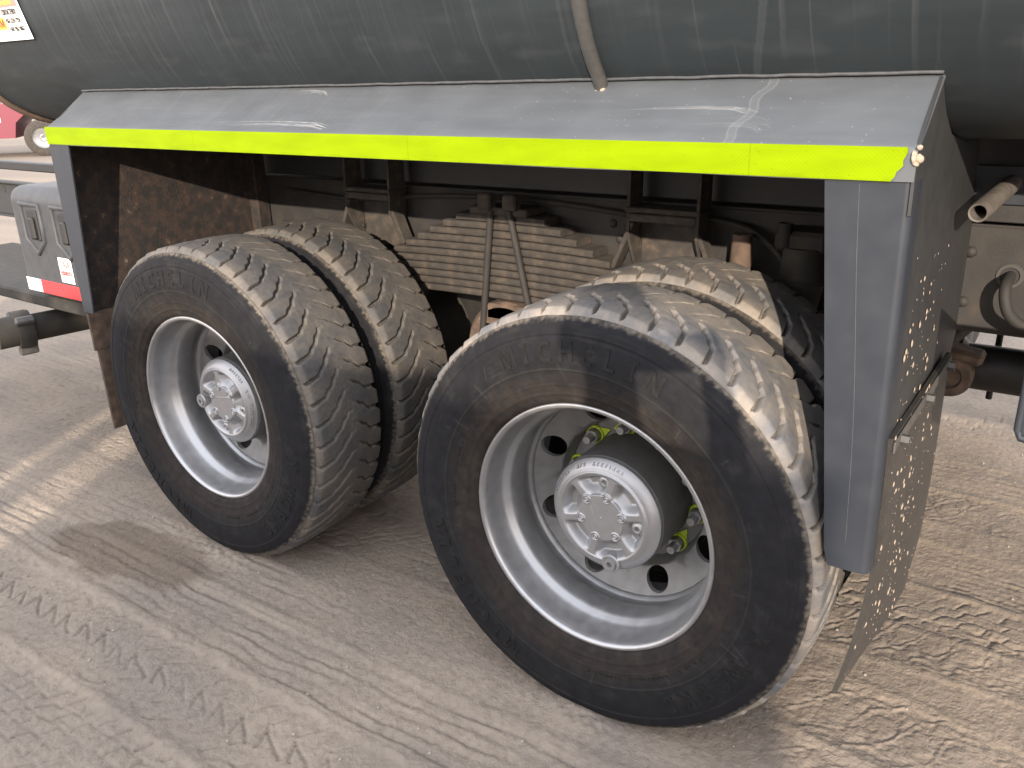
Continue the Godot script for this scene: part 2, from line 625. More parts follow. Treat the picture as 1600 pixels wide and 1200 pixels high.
func build_ground() -> void:
	n_big = noise(0.9, 3, FastNoiseLite.TYPE_SIMPLEX_SMOOTH, 41)
	n_mid = noise(5.0, 3, FastNoiseLite.TYPE_SIMPLEX_SMOOTH, 42)
	n_small = noise(24.0, 3, FastNoiseLite.TYPE_SIMPLEX_SMOOTH, 43)
	n_crack = noise(7.0, 3, FastNoiseLite.TYPE_SIMPLEX_SMOOTH, 45)
	n_crack.fractal_type = FastNoiseLite.FRACTAL_RIDGED
	n_wear = noise(3.0, 2, FastNoiseLite.TYPE_SIMPLEX_SMOOTH, 44)
	var xs := axis_lines(-2.5, -1.2, 1.75, 1.8, 0.0085, 400.0)
	var zs := axis_lines(-2.2, -0.95, 0.98, 0.985, 0.0085, 400.0)
	var pts := PackedVector3Array()
	var cols := PackedColorArray()
	pts.resize(xs.size() * zs.size())
	cols.resize(pts.size())
	var s_edge := noise(30.0, 3, FastNoiseLite.TYPE_SIMPLEX_SMOOTH, 47)
	var k := 0
	var pale := Color(0.268, 0.225, 0.181)
	var dull := Color(0.214, 0.184, 0.154)
	for z in zs:
		for x in xs:
			var near := absf(x) < 14.0 and absf(z) < 14.0
			var y := ground_height(x, z) if near else n_big.get_noise_2d(x * 0.2, z * 0.2) * 0.02
			# soil pushed up round the tyres
			for cx in [-0.684, 0.684]:
				if absf(x - cx) < 0.3 and z > -0.75 and z < 0.15:
					y += 0.009 * exp(-pow((x - cx) / 0.13, 2.0)) * smoothstep(0.15, 0.04, z) + 0.007 * ridge(z - 0.045, 0.05) * exp(-pow((x - cx) / 0.16, 2.0)) * (0.6 + s_edge.get_noise_2d(x, z))
			pts[k] = Vector3(x, y, z)
			var f := clampf(0.5 + n_mid.get_noise_2d(x * 0.35 + 9.0, z * 0.6) * 0.9 + n_big.get_noise_2d(x, z + 5.0) * 0.6, 0.0, 1.0)
			var c := pale.lerp(dull, f)
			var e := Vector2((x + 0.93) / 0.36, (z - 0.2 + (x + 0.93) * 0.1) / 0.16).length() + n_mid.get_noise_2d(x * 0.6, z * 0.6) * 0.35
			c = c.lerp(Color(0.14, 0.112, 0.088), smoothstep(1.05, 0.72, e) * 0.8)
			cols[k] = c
			k += 1
	var b := MB.new()
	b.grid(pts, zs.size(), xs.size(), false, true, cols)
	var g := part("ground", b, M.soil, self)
	g.set_meta("kind", "structure")
	g.set_meta("label", "dusty tan dirt yard pressed with tyre tracks under the tanker truck")
	# loose pebbles
	var pb := MB.new()
	pb.lathe(turned(Vector3.ZERO, Vector3(90, 0, 0)), [Vector2(1, 0.0), Vector2(0.75, 0.6), Vector2(0.1, 1.0), Vector2(-0.6, 0.7), Vector2(-1, 0.0)], 7, true, 5.0)
	var mm := MultiMesh.new()
	mm.transform_format = MultiMesh.TRANSFORM_3D
	mm.mesh = pb.mesh(M.pebble)
	mm.instance_count = 900
	for i in mm.instance_count:
		var x := rng.randf_range(-2.6, 1.8)
		var z := rng.randf_range(-2.2, 0.95)
		var r := 0.0012 + 0.0035 * pow(rng.randf(), 4.0)
		mm.set_instance_transform(i, Transform3D(Basis.from_euler(Vector3(rng.randf() * 6, rng.randf() * 6, 0)).scaled(Vector3(r, r * 0.7, r * 1.2)), Vector3(x, ground_height(x, z) + r * 0.3, z)))
	var mi := MultiMeshInstance3D.new()
	mi.name = "pebbles"
	mi.multimesh = mm
	mi.set_meta("kind", "stuff")
	mi.set_meta("label", "tiny loose pebbles scattered over the dusty ground")
	mi.set_meta("category", "pebbles")
	add_child(mi, true)


# ---------------------------------------------------------------- wheels
func tread_profile(z: float) -> float:
	var k := (z + 0.131) / 0.135
	var e := absf(k)
	return 0.5125 - 0.006 * e * e - 0.014 * smoothstep(0.84, 1.02, e) - 0.004 * smoothstep(0.95, 1.0, e)


func seg_dist(p: Vector2, line: Array) -> float:
	var best := 1.0
	for i in line.size() - 1:
		var a: Vector2 = line[i]
		var b: Vector2 = line[i + 1]
		var d := b - a
		var u := clampf((p - a).dot(d) / d.length_squared(), 0.0, 1.0)
		best = minf(best, p.distance_to(a + d * u))
	return best


func path_at(line: Array, z: float) -> float:
	for i in line.size() - 1:
		var a: Vector2 = line[i]
		var b: Vector2 = line[i + 1]
		if z <= a.y + 0.0001 and z >= b.y - 0.0001 or z >= a.y and z <= b.y:
			return lerpf(a.x, b.x, clampf((z - a.y) / (b.y - a.y), 0.0, 1.0))
	return (line[-1] as Vector2).x


func tyre_arrays() -> Array:
	var pitches := 50
	var per := 28
	var rows := 104
	var R := 0.512
	var deg := R * PI / 180.0
	var pit := 7.2 * deg
	var mk := func(l: Array, ph: float) -> Array:
		return l.map(func(q): return Vector2((q[1] + ph) * deg, q[0]))
	var outer: Array = mk.call([[0.02, 0.2], [-0.012, 0.0], [-0.034, 0.6], [-0.058, 1.3], [-0.070, 2.9], [-0.088, 3.9], [-0.100, 6.0], [-0.114, 6.9], [-0.122, 8.2], [-0.136, 8.6]], 0.0)
	var inner: Array = mk.call([[-0.30, -0.2], [-0.25, 0.0], [-0.226, 0.9], [-0.212, 0.7], [-0.199, 1.6], [-0.188, 3.2], [-0.172, 4.0], [-0.158, 5.2], [-0.146, 5.6]], 5.6)
	var table := PackedVector2Array() # depth, edge dust
	table.resize(rows * per)
	for i in rows:
		var z := 0.002 - 0.266 * i / (rows - 1)
		for j in per:
			var best := 1.0
			var bi := 1.0
			for o in [-2, -1, 0, 1, 2]:
				var p := Vector2(pit * j / per + o * pit, z)
				best = minf(best, seg_dist(p, outer))
				bi = minf(bi, seg_dist(p, inner))
			var w := 0.0036 + 0.0014 * smoothstep(-0.05, -0.02, z) - 0.001 * smoothstep(-0.1, -0.12, z)
			var wi := 0.0027 + 0.011 * smoothstep(-0.228, -0.264, z)
			var on := smoothstep(0.0, -0.02, z) * smoothstep(-0.128, -0.114, z)
			var oni := smoothstep(-0.158, -0.172, z)
			var d := smoothstep(w + 0.0015, w - 0.0014, best) * (0.0006 + 0.0115 * on) * smoothstep(-0.002, -0.012, z)
			d = maxf(d, smoothstep(wi + 0.0015, wi - 0.0014, bi) * (0.0006 + 0.0084 * oni + 0.006 * smoothstep(-0.232, -0.262, z)))
			# saw tooth wear: each block falls off towards the groove behind it
			var so := path_at(outer, z) if z > -0.14 else path_at(inner, z)
			var u := fposmod(pit * j / per - so, pit) / pit
			var edge := minf(best, bi)
			var mid := smoothstep(0.004, 0.034, absf(z + 0.142))
			d += 0.0036 * (0.5 - u) * mid + 0.0012 * smoothstep(0.007, 0.0, edge)
			d += 0.0012 * smoothstep(0.75, 1.0, absf(u - 0.5) * 2.0) * mid
			table[i * per + j] = Vector2(d, smoothstep(0.013, 0.002, edge))
	var cols := pitches * per
	var nz := noise(3.0, 3, FastNoiseLite.TYPE_SIMPLEX_SMOOTH, 61)
	var nv := noise(75.0, 3, FastNoiseLite.TYPE_SIMPLEX_SMOOTH, 63)
	var nf := noise(22.0, 3, FastNoiseLite.TYPE_SIMPLEX_SMOOTH, 62)
	var pts := PackedVector3Array()
	var cc := PackedColorArray()
	pts.resize(rows * cols)
	cc.resize(rows * cols)
	var cs := PackedVector2Array()
	for j in cols:
		cs.append(Vector2(cos(TAU * j / cols), sin(TAU * j / cols)))
	var rubber := Color(0.128, 0.131, 0.136)
	var dust := Color(0.28, 0.245, 0.2)
	for i in rows:
		var z := 0.002 - 0.266 * i / (rows - 1)
		var r0 := tread_profile(z)
		var sh := smoothstep(-0.04, -0.005, z)
		for j in cols:
			var q := table[i * per + j % per]
			var s := cs[j]
			var a := nz.get_noise_3d(s.x, s.y, z * 2.0)
			var f := nf.get_noise_3d(s.x, s.y, z)
			var r := r0 - q.x - 0.0016 * (a + 0.3 * f) - 0.0012 * absf(f) * q.y
			pts[i * cols + j] = Vector3(s.x * r, s.y * r, z)
			var k := clampf(0.36 + a * 0.6 + f * 0.3 + q.y * 0.22 + sh * (0.2 + 0.6 * a) + 0.3 * smoothstep(-0.235, -0.262, z), 0.0, 1.0)
			cc[i * cols + j] = rubber.lerp(dust, k)
	var t := MB.new()
	t.grid(pts, rows, cols, true, true, cc)
	# outer sidewall with its moulded rings
	var s := MB.new()
	var prof := [Vector2(-0.012, 0.2955), Vector2(0.001, 0.2995), Vector2(0.009, 0.306), Vector2(0.014, 0.318), Vector2(0.019, 0.335), Vector2(0.0245, 0.36), Vector2(0.028, 0.385), Vector2(0.0285, 0.41), Vector2(0.026, 0.435), Vector2(0.021, 0.458), Vector2(0.0135, 0.478), Vector2(0.0065, 0.4885), Vector2(0.002, 0.4935)]
	var srows := 110
	var scols := 880
	var sp := PackedVector3Array()
	var sc := PackedColorArray()
	var curve := Curve2D.new()
	for q in prof:
		curve.add_point(q)
	var len := curve.get_baked_length()
	var scuffs := []
	for i in 16:
		var q0 := rng.randf_range(0.315, 0.43)
		scuffs.append([rng.randf() * TAU, q0, q0 + rng.randf_range(0.015, 0.05), rng.randf_range(-1.5, 1.5)])
	var dark := Color(0.030, 0.031, 0.034)
	var brown := Color(0.062, 0.051, 0.043)
	var grey_dust := Color(0.085, 0.078, 0.07)
	for i in srows:
		var q := curve.sample_baked(len * i / (srows - 1), true)
		var bump := 0.0012 * ridge(q.y - 0.325, 0.006) + 0.0015 * ridge(q.y - 0.3825, 0.003) + 0.002 * smoothstep(0.455, 0.462, q.y) + 0.0012 * ridge(q.y - 0.458, 0.003) + 0.001 * ridge(q.y - 0.347, 0.003)
		for j in scols:
			var th := TAU * j / scols
			var x := cos(th)
			var y := sin(th)
			var a := nz.get_noise_3d(x * 1.2, y * 1.2, q.y * 3.0 + 4.0)
			var f := nf.get_noise_3d(x * q.y * 2.0, y * q.y * 2.0, 3.0)
			var ringn := nf.get_noise_2d(q.y * 6.0, 7.0 + floor(th * 1.3))
			var off := bump + 0.0005 * f
			# moulded hatching beside the lettering
			if q.y > 0.386 and q.y < 0.452 and fposmod(rad_to_deg(th) - 58.0, 360.0) < 70.0:
				off += 0.0004
			var rim := Vector2(q.x + off, q.y + 0.001 * f * smoothstep(0.47, 0.4935, q.y))
			sp.append(Vector3(x * rim.y, y * rim.y, rim.x))
			var c := dark.lerp(brown, clampf(smoothstep(0.395, 0.335, q.y + a * 0.02) * (0.62 + f * 0.5 + a * 0.4), 0.0, 1.0))
			c = c.lerp(grey_dust, clampf((a * 0.6 + f * 0.22 + ringn * 0.3 - 0.1), 0.0, 0.4))
			var f2 := nv.get_noise_3d(x * q.y, y * q.y, 1.0)
			var edge := smoothstep(0.4825 + a * 0.006, 0.4915, q.y + f2 * 0.005 + f * 0.002)
			c = c.lerp(dust, clampf(edge * (0.62 + a * 0.7 + f2 * 0.5), 0.0, 0.9))
			c = c.lerp(grey_dust, 0.35 * ridge(q.y - 0.3825, 0.003))
			for sf in scuffs:
				var dt := absf(wrapf(th - sf[0] - (q.y - sf[1]) * sf[3], -PI, PI)) * q.y
				if dt < 0.0022 and q.y > sf[1] and q.y < sf[2]:
					c = c.lerp(grey_dust * 1.3, 0.5 * (1.0 - dt / 0.0022))
			sc.append(c)
	s.grid(sp, srows, scols, true, false, sc)
	# pale scuffs that run outwards and round the wall
	# back sidewall
	var w := MB.new()
	w.lathe(I, [Vector2(-0.2635, 0.4935), Vector2(-0.274, 0.475), Vector2(-0.286, 0.43), Vector2(-0.288, 0.39), Vector2(-0.279, 0.34), Vector2(-0.262, 0.298), Vector2(-0.25, 0.29)], 96, false, 60.0, Color(0.1, 0.085, 0.07))
	s.v.append_array(w.v)
	var first := s.n.size()
	s.n.append_array(w.n)
	s.c.append_array(w.c)
	s.t.append_array(w.t)
	for q in w.ix:
		s.ix.append(q + first)
	return [t, s]


func steel_wheel() -> MB:
	var b := MB.new()
	var barrel := [Vector2(-0.02, 0.295), Vector2(-0.012, 0.2995), Vector2(-0.003, 0.301), Vector2(0.0025, 0.2995), Vector2(0.0045, 0.2965), Vector2(0.0045, 0.2925), Vector2(0.002, 0.2885), Vector2(-0.004, 0.286), Vector2(-0.014, 0.2845), Vector2(-0.034, 0.2825), Vector2(-0.058, 0.2775), Vector2(-0.068, 0.2735), Vector2(-0.078, 0.2655), Vector2(-0.088, 0.2615), Vector2(-0.125, 0.2585), Vector2(-0.138, 0.2605), Vector2(-0.148, 0.2675), Vector2(-0.16, 0.269), Vector2(-0.167, 0.2655), Vector2(-0.171, 0.2605), Vector2(-0.178, 0.258)]
	b.lathe(I, barrel, 128, false, 50.0)
	b.lathe(I, [Vector2(-0.25, 0.28), Vector2(-0.25, 0.262), Vector2(-0.18, 0.264)], 64, false, 20.0)
	return b


func disc_z(r: float) -> float:
	var z := -0.25
	z = lerpf(z, -0.208, smoothstep(0.182, 0.193, r))
	return z + 0.03 * clampf((r - 0.194) / 0.064, 0.0, 1.0)


func wheel_disc() -> MB:
	var b := MB.new()
	var holes := 8
	var k := 32
	var rings := 7
	for h in holes:
		var mid := deg_to_rad(23.5 + 45.0 * h)
		var pts := PackedVector3Array()
		for i in rings:
			var u := float(i) / (rings - 1)
			for j in k:
				var ph := TAU * j / k
				var d := Vector2(cos(ph), sin(ph))
				var c := d * 0.0305
				var s := maxf(absf(d.x) / 0.0355, absf(d.y) / 0.0875)
				var e := d / s
				for cn in [Vector2(0.0355, 0.0875), Vector2(-0.0355, 0.0875), Vector2(0.0355, -0.0875), Vector2(-0.0355, -0.0875)]:
					if absf(d.angle_to(cn)) < PI / k * 1.02:
						e = cn
				var q := c.lerp(e, u * u * 0.5 + u * 0.5)
				var r := 0.2225 + q.x
				var th := mid + q.y / 0.2225 * (1.0 if u > 0.99 else lerpf(0.2225 / r, 1.0, u))
				pts.append(Vector3(cos(th) * r, sin(th) * r, disc_z(r)))
		b.grid(pts, rings, k, true, true)
		# wall of the hand hole
		var wall := PackedVector3Array()
		for i in 3:
			for j in k:
				var q := pts[j]
				wall.append(q - Vector3(0, 0, [-0.0008, 0.004, 0.012][i]))
		b.grid(wall, 3, k, true, false)
	b.lathe(I, [Vector2(disc_z(0.187), 0.1872), Vector2(-0.25, 0.182), Vector2(-0.25, 0.13)], 64, false)
	return b


func hub_height(x: float, y: float) -> float:
	var r := Vector2(x, y).length()
	var th := rad_to_deg(atan2(y, x))
	var h := -0.066
	if r > 0.1125:
		var k := smoothstep(0.1125, 0.117, r)
		h -= 0.003 * k + 0.0165 * pow(clampf((r - 0.115) / 0.0245, 0.0, 1.0), 1.7)
	else:
		# six pockets between ribs
		var a := fposmod(th - 15.0, 60.0) - 30.0
		var arc := deg_to_rad(absf(a)) * r
		var lim := deg_to_rad(30.0) * r - 0.006
		var side := smoothstep(lim, lim - 0.02, arc)
		var rad := smoothstep(0.052, 0.08, r) * smoothstep(0.1065, 0.09, r)
		h -= 0.024 * side * rad
		h += 0.0015 * smoothstep(0.106, 0.108, r)
	# cover plate with six lugs
	var lug := 1.0
	for i in 6:
		var t := deg_to_rad(15.0 + 60.0 * i)
		lug = minf(lug, Vector2(x - cos(t) * 0.0535, y - sin(t) * 0.0535).length())
	var plate := minf(r - 0.0575, lug - 0.0125)
	h = lerpf(h, -0.0635, smoothstep(0.0012, -0.0012, plate))
	h += 0.0022 * smoothstep(0.0115, 0.0105, lug) * smoothstep(0.0075, 0.0085, lug)
	h += 0.0035 * smoothstep(0.0062, 0.0054, lug) - 0.0025 * smoothstep(0.0028, 0.0022, lug)
	h += 0.0012 * ridge(r, 0.003)
	h += 0.001 * ridge(x + 0.02 + y * 0.25, 0.0012) * smoothstep(0.028, 0.024, absf(y))
	# drain plugs
	for q in [Vector2(88.0, 0.0885), Vector2(-4.0, 0.0885)]:
		var t := deg_to_rad(q.x)
		var d := Vector2(x - cos(t) * q.y, y - sin(t) * q.y).length()
		h = lerpf(h, maxf(h, -0.0715), smoothstep(0.0165, 0.0145, d))
		h += 0.002 * smoothstep(0.0115, 0.0105, d)
		h -= 0.009 * smoothstep(0.005, 0.0042, d)
	return h


func hub_face() -> MB:
	var b := MB.new()
	var rows := 112
	var cols := 300
	var p := PackedVector3Array()
	for i in rows:
		var r := 0.1395 * (0.002 + 0.998 * i / (rows - 1))
		for j in cols:
			var th := TAU * j / cols
			p.append(Vector3(cos(th) * r, sin(th) * r, hub_height(cos(th) * r, sin(th) * r)))
	b.grid(p, rows, cols, true, true)
	# boss of the third plug, which stands out past the edge
	var t := deg_to_rad(-77.0)
	var o := Vector3(cos(t) * 0.116, sin(t) * 0.116, -0.0635)
	b.lathe(Transform3D(Basis.IDENTITY, o), [Vector2(-0.026, 0.0235), Vector2(-0.002, 0.0235), Vector2(0.001, 0.0215), Vector2(0.001, 0.0165), Vector2(-0.001, 0.0155), Vector2(0.0045, 0.0145), Vector2(0.0045, 0.0068), Vector2(-0.006, 0.006), Vector2(-0.006, 0.0)], 28, true, 30.0)
	b.lathe(I, [Vector2(-0.0855, 0.1395), Vector2(-0.1, 0.1405), Vector2(-0.25, 0.142)], 96, true)
	return b


func hex_nut() -> MB:
	var b := MB.new()
	var hex := PackedVector2Array()
	for i in 6:
		hex.append(Vector2.from_angle(TAU * i / 6.0) * 0.0178)
	b.lathe(I, [Vector2(0.005, 0.0), Vector2(0.005, 0.0225), Vector2(0.0, 0.0225)], 24, true)
	b.prism(at(0, 0, 0.0165), hex, 0.023)
	b.lathe(at(0, 0, 0.028), [Vector2(0.025, 0.0), Vector2(0.025, 0.0095), Vector2(0.023, 0.011), Vector2(0.0, 0.011)], 16, true)
	return b


func nut_pointer() -> MB:
	var b := MB.new()
	b.lathe(at(0, 0, 0.0052), [Vector2(0.006, 0.0185), Vector2(0.007, 0.0205), Vector2(0.006, 0.0235), Vector2(0.0, 0.0245)], 28, true, 30.0)
	b.prism(at(0, 0, 0.0052), PackedVector2Array([Vector2(0.018, 0.014), Vector2(0.047, 0.0), Vector2(0.018, -0.014)]), 0.002)
	return b


func build_wheels(truck: Node3D) -> void:
	var ty := tyre_arrays()
	var tread_l: ArrayMesh = ty[0].mesh(M.tread_left)
	ty[1].mesh(M.sidewall, tread_l)
	var tread_r: ArrayMesh = ty[0].mesh(M.tread_right)
	ty[1].mesh(M.sidewall, tread_r)
	var sw := steel_wheel().mesh(M.silver)
	var disc := wheel_disc().mesh(M.disc)
	var hub := MB.new()
	hub.lathe(I, [Vector2(-0.0935, 0.1408), Vector2(-0.096, 0.1425), Vector2(-0.19, 0.1428), Vector2(-0.25, 0.1435)], 96, true, 30.0)
	var hub_mesh := hub.mesh(M.hub)
	var face := hub_face().mesh(M.cast)
	var nut := hex_nut().mesh(M.nut)
	var pointer := nut_pointer().mesh(M.lime)
	var st := SurfaceTool.new()
	st.begin(Mesh.PRIMITIVE_TRIANGLES)
	ring_text(st, "MICHELIN", 0.421, 0.0276, 92.0, 7.0, 0.046, 0.0036, 0.1)
	ring_text(st, "X WORKS", 0.421, 0.0276, -36.0, 7.0, 0.044, 0.0036, 0.1)
	ring_text(st, "MICHELIN", 0.421, 0.0276, 218.0, 7.0, 0.044, 0.0036, 0.1)
	ring_text(st, "13 R 22.5   REGROOVABLE   TUBELESS", 0.358, 0.0238, -60.0, 1.6, 0.009, 0.0022)
	ring_text(st, "RADIAL   156/151 K", 0.358, 0.0238, 170.0, 1.7, 0.009, 0.0022)
	var letters := st.commit()
	letters.surface_set_material(0, M.letter)
	var hs := SurfaceTool.new()
	hs.begin(Mesh.PRIMITIVE_TRIANGLES)
	ring_text(hs, "6EE71883", 0.1285, -0.0745, 86.0, 4.6, 0.0095, 0.005, 0.6)
	ring_text(hs, "R/V", 0.1285, -0.0745, 118.0, 4.2, 0.0095, 0.005, 0.6)
	ring_text(hs, "D381703", 0.1285, -0.0745, 150.0, 4.2, 0.009, 0.005, 0.6)
	var cast := hs.commit()
	cast.surface_set_material(0, M.cast)
	var drum := MB.new()
	drum.lathe(I, [Vector2(-0.262, 0.12), Vector2(-0.262, 0.2), Vector2(-0.6, 0.215), Vector2(-0.62, 0.1)], 40, true)
	var drum_mesh := drum.mesh(M.under)
	var labels := ["dusty front outer wheel", "dusty rear outer wheel with lime nut pointers"]
	for side in 2:
		var cx := -0.684 if side == 0 else 0.684
		var wheel := add("wheel", sw, truck, turned(Vector3(cx, 0.495, 0), Vector3(0, 0, [-95.0, 0.0][side])))
		wheel.set_meta("label", labels[side])
		add("tyre", tread_l if side == 0 else tread_r, wheel, turned(Vector3.ZERO, Vector3(0, 0, [97.0 + 3.4, 0.0 + 2.7][side])))
		add("tyre_lettering", letters, wheel, turned(Vector3.ZERO, Vector3(0, 0, [97.0 + 3.4, 0.0][side])))
		add("wheel_disc", disc, wheel)
		add("hub", hub_mesh, wheel)
		add("hub_cap", face, wheel)
		add("hub_lettering", cast, wheel)
		add("brake_drum", drum_mesh, wheel)
		for i in 10:
			var th := deg_to_rad(-45.0 + 36.0 * i)
			var o := Vector3(cos(th), sin(th), 0) * 0.164 + Vector3(0, 0, -0.25)
			add("wheel_nut", nut, wheel, turned(o, Vector3(0, 0, rng.randf() * 60.0)))
			if side == 1:
				var to := th + deg_to_rad(36.0 if i % 2 == 0 else -36.0)
				var d := Vector3(cos(to), sin(to), 0) * 0.164 - Vector3(cos(th), sin(th), 0) * 0.164
				add("nut_pointer", pointer, wheel, turned(o, Vector3(0, 0, rad_to_deg(atan2(d.y, d.x)))))
		var iw := add("wheel", tread_l if side == 0 else tread_r, truck, turned(Vector3(cx, 0.495, -0.34), Vector3(0, 0, [1.2, 3.9][side])))
		iw.set_meta("label", ["dusty front inner tyre", "dusty rear inner tyre"][side])
		var ib := MB.new()
		ib.lathe(I, [Vector2(0.0, 0.298), Vector2(-0.25, 0.29)], 48, true)
		ib.lathe(I, [Vector2(-0.02, 0.285), Vector2(-0.06, 0.27), Vector2(-0.2, 0.262)], 48, false)
		part("rim", ib, M.under, iw)
		# the wheels of the other side
		for k in 2:
			var fb := MB.new()
			fb.lathe(I, [Vector2(0.14, 0.28), Vector2(0.14, 0.4), Vector2(0.125, 0.49), Vector2(0.06, 0.51), Vector2(-0.06, 0.51), Vector2(-0.125, 0.49), Vector2(-0.14, 0.4), Vector2(-0.14, 0.1)], 64, true, 45.0)
			part("wheel", fb, M.rubber, truck, at(cx, 0.495, -2.33 + 0.34 * k))
		var ax := MB.new()
		ax.lathe(at(cx, 0.495, 0), [Vector2(-0.5, 0.0), Vector2(-0.5, 0.075), Vector2(-1.0, 0.085), Vector2(-1.1, 0.2), Vector2(-1.35, 0.2), Vector2(-1.45, 0.085), Vector2(-2.0, 0.075)], 32, true, 30.0)
		part("axle", ax, M.under, truck)


# ---------------------------------------------------------------- truck
const TANK := [[1.300, -1.23], [1.302, -0.8], [1.312, -0.5], [1.338, -0.31], [1.382, -0.21], [1.436, -0.143], [1.50, -0.088], [1.58, -0.046], [1.68, -0.012], [1.82, 0.008], [2.0, 0.005], [2.2, -0.05], [2.4, -0.2], [2.55, -0.5], [2.62, -0.9], [2.64, -1.23]]


func tank_profile(n: int) -> PackedVector2Array:
	var cv := Curve2D.new()
	for i in TANK.size():
		var p := Vector2(TANK[i][1], TANK[i][0])
		var a := Vector2(TANK[maxi(i - 1, 0)][1], TANK[maxi(i - 1, 0)][0])
		var b := Vector2(TANK[mini(i + 1, TANK.size() - 1)][1], TANK[mini(i + 1, TANK.size() - 1)][0])
		var d := (b - a).normalized()
		cv.add_point(p, -d * p.distance_to(a) / 3.0, d * p.distance_to(b) / 3.0)
	cv.bake_interval = 0.01
	var out := PackedVector2Array()
	var len := cv.get_baked_length()
	for i in n:
		out.append(cv.sample_baked(len * i / (n - 1), true))
	return out


func tank_z(prof: PackedVector2Array, y: float) -> float:
	for i in prof.size() - 1:
		if prof[i].y <= y and prof[i + 1].y > y and i > 8:
			return lerpf(prof[i].x, prof[i + 1].x, (y - prof[i].y) / (prof[i + 1].y - prof[i].y))
	return 0.0


func streak_texture() -> ImageTexture:
	# u runs along the tank from x = -1.9 to 3.1, v up its side from y = 1.3 to 2.0
	var w := 2048
	var h := 512
	var im := Image.create(w, h, false, Image.FORMAT_RGB8)
	var base := Color(0.021, 0.0265, 0.0305)
	var nb := noise(0.006, 4, FastNoiseLite.TYPE_SIMPLEX_SMOOTH, 71)
	var nl := noise(0.03, 3, FastNoiseLite.TYPE_SIMPLEX_SMOOTH, 72)
	var srgb := PackedFloat32Array()
	for i in 1024:
		srgb.append(Color(i / 1023.0 * 0.5, 0, 0).linear_to_srgb().r)
	var r2 := RandomNumberGenerator.new()
	r2.seed = 99
	# streak strength of each column, and where each starts and ends
	var s := PackedFloat32Array()
	s.resize(w * h)
	for i in 700:
		var x := int(r2.randfn(0.24, 0.15) * w) if i < 600 else r2.randi_range(0, w - 1)
		if x < 2 or x > w - 6:
			continue
		var v0 := r2.randf_range(0.0, 0.6) * h
		var v1 := v0 + r2.randf_range(0.2, 0.9) * h
		var k := r2.randf_range(0.003, 0.015) * (1.0 if r2.randf() < 0.88 else 2.6)
		var wide := 1 if r2.randf() < 0.7 else r2.randi_range(2, 4)
		var lean := r2.randf_range(-0.03, 0.03)
		for v in range(int(v0), mini(int(v1), h)):
			var u := (v - v0) / (v1 - v0)
			var f := k * sin(u * PI) * (0.85 + 0.3 * nl.get_noise_2d(x * 5.0, v * 0.25))
			for q in wide:
				s[(h - 1 - v) * w + clampi(x + q + int((v - v0) * lean), 0, w - 1)] += f / (1.0 + 0.4 * q)
	# pale run of spilled water near x = 0.98, and one smear
	for v in h:
		var y := 1.3 + 0.7 * (h - 1 - v) / h
		var x := int((0.957 + 0.018 * sin(y * 17.0) + 1.9) / 5.0 * w)
		for q in range(-3, 4):
			s[v * w + x + q] += 0.018 * (1.0 - absf(q) / 4.0) + (0.014 if absi(q) == 2 else 0.0)
	var out := PackedByteArray()
	out.resize(w * h * 3)
	for v in h:
		for x in w:
			var m := 1.0 + 0.16 * nb.get_noise_2d(x, v * 2.0) + 0.07 * nl.get_noise_2d(x * 0.2, v * 2.2)
			var f := s[v * w + x]
			var sm := maxf(0.0, nl.get_noise_2d(x * 0.35 + 300.0, v * 0.7) - 0.25) * smoothstep(0.45, 0.7, float(v) / h) * 0.03
			f += sm
			var k := (v * w + x) * 3
			out[k] = int(srgb[clampi(int((base.r * m + f * 0.62) * 2046.0), 0, 1023)] * 255.0)
			out[k + 1] = int(srgb[clampi(int((base.g * m + f * 0.62) * 2046.0), 0, 1023)] * 255.0)
			out[k + 2] = int(srgb[clampi(int((base.b * m + f * 0.6) * 2046.0), 0, 1023)] * 255.0)
	im = Image.create_from_data(w, h, false, Image.FORMAT_RGB8, out)
	return ImageTexture.create_from_image(im)


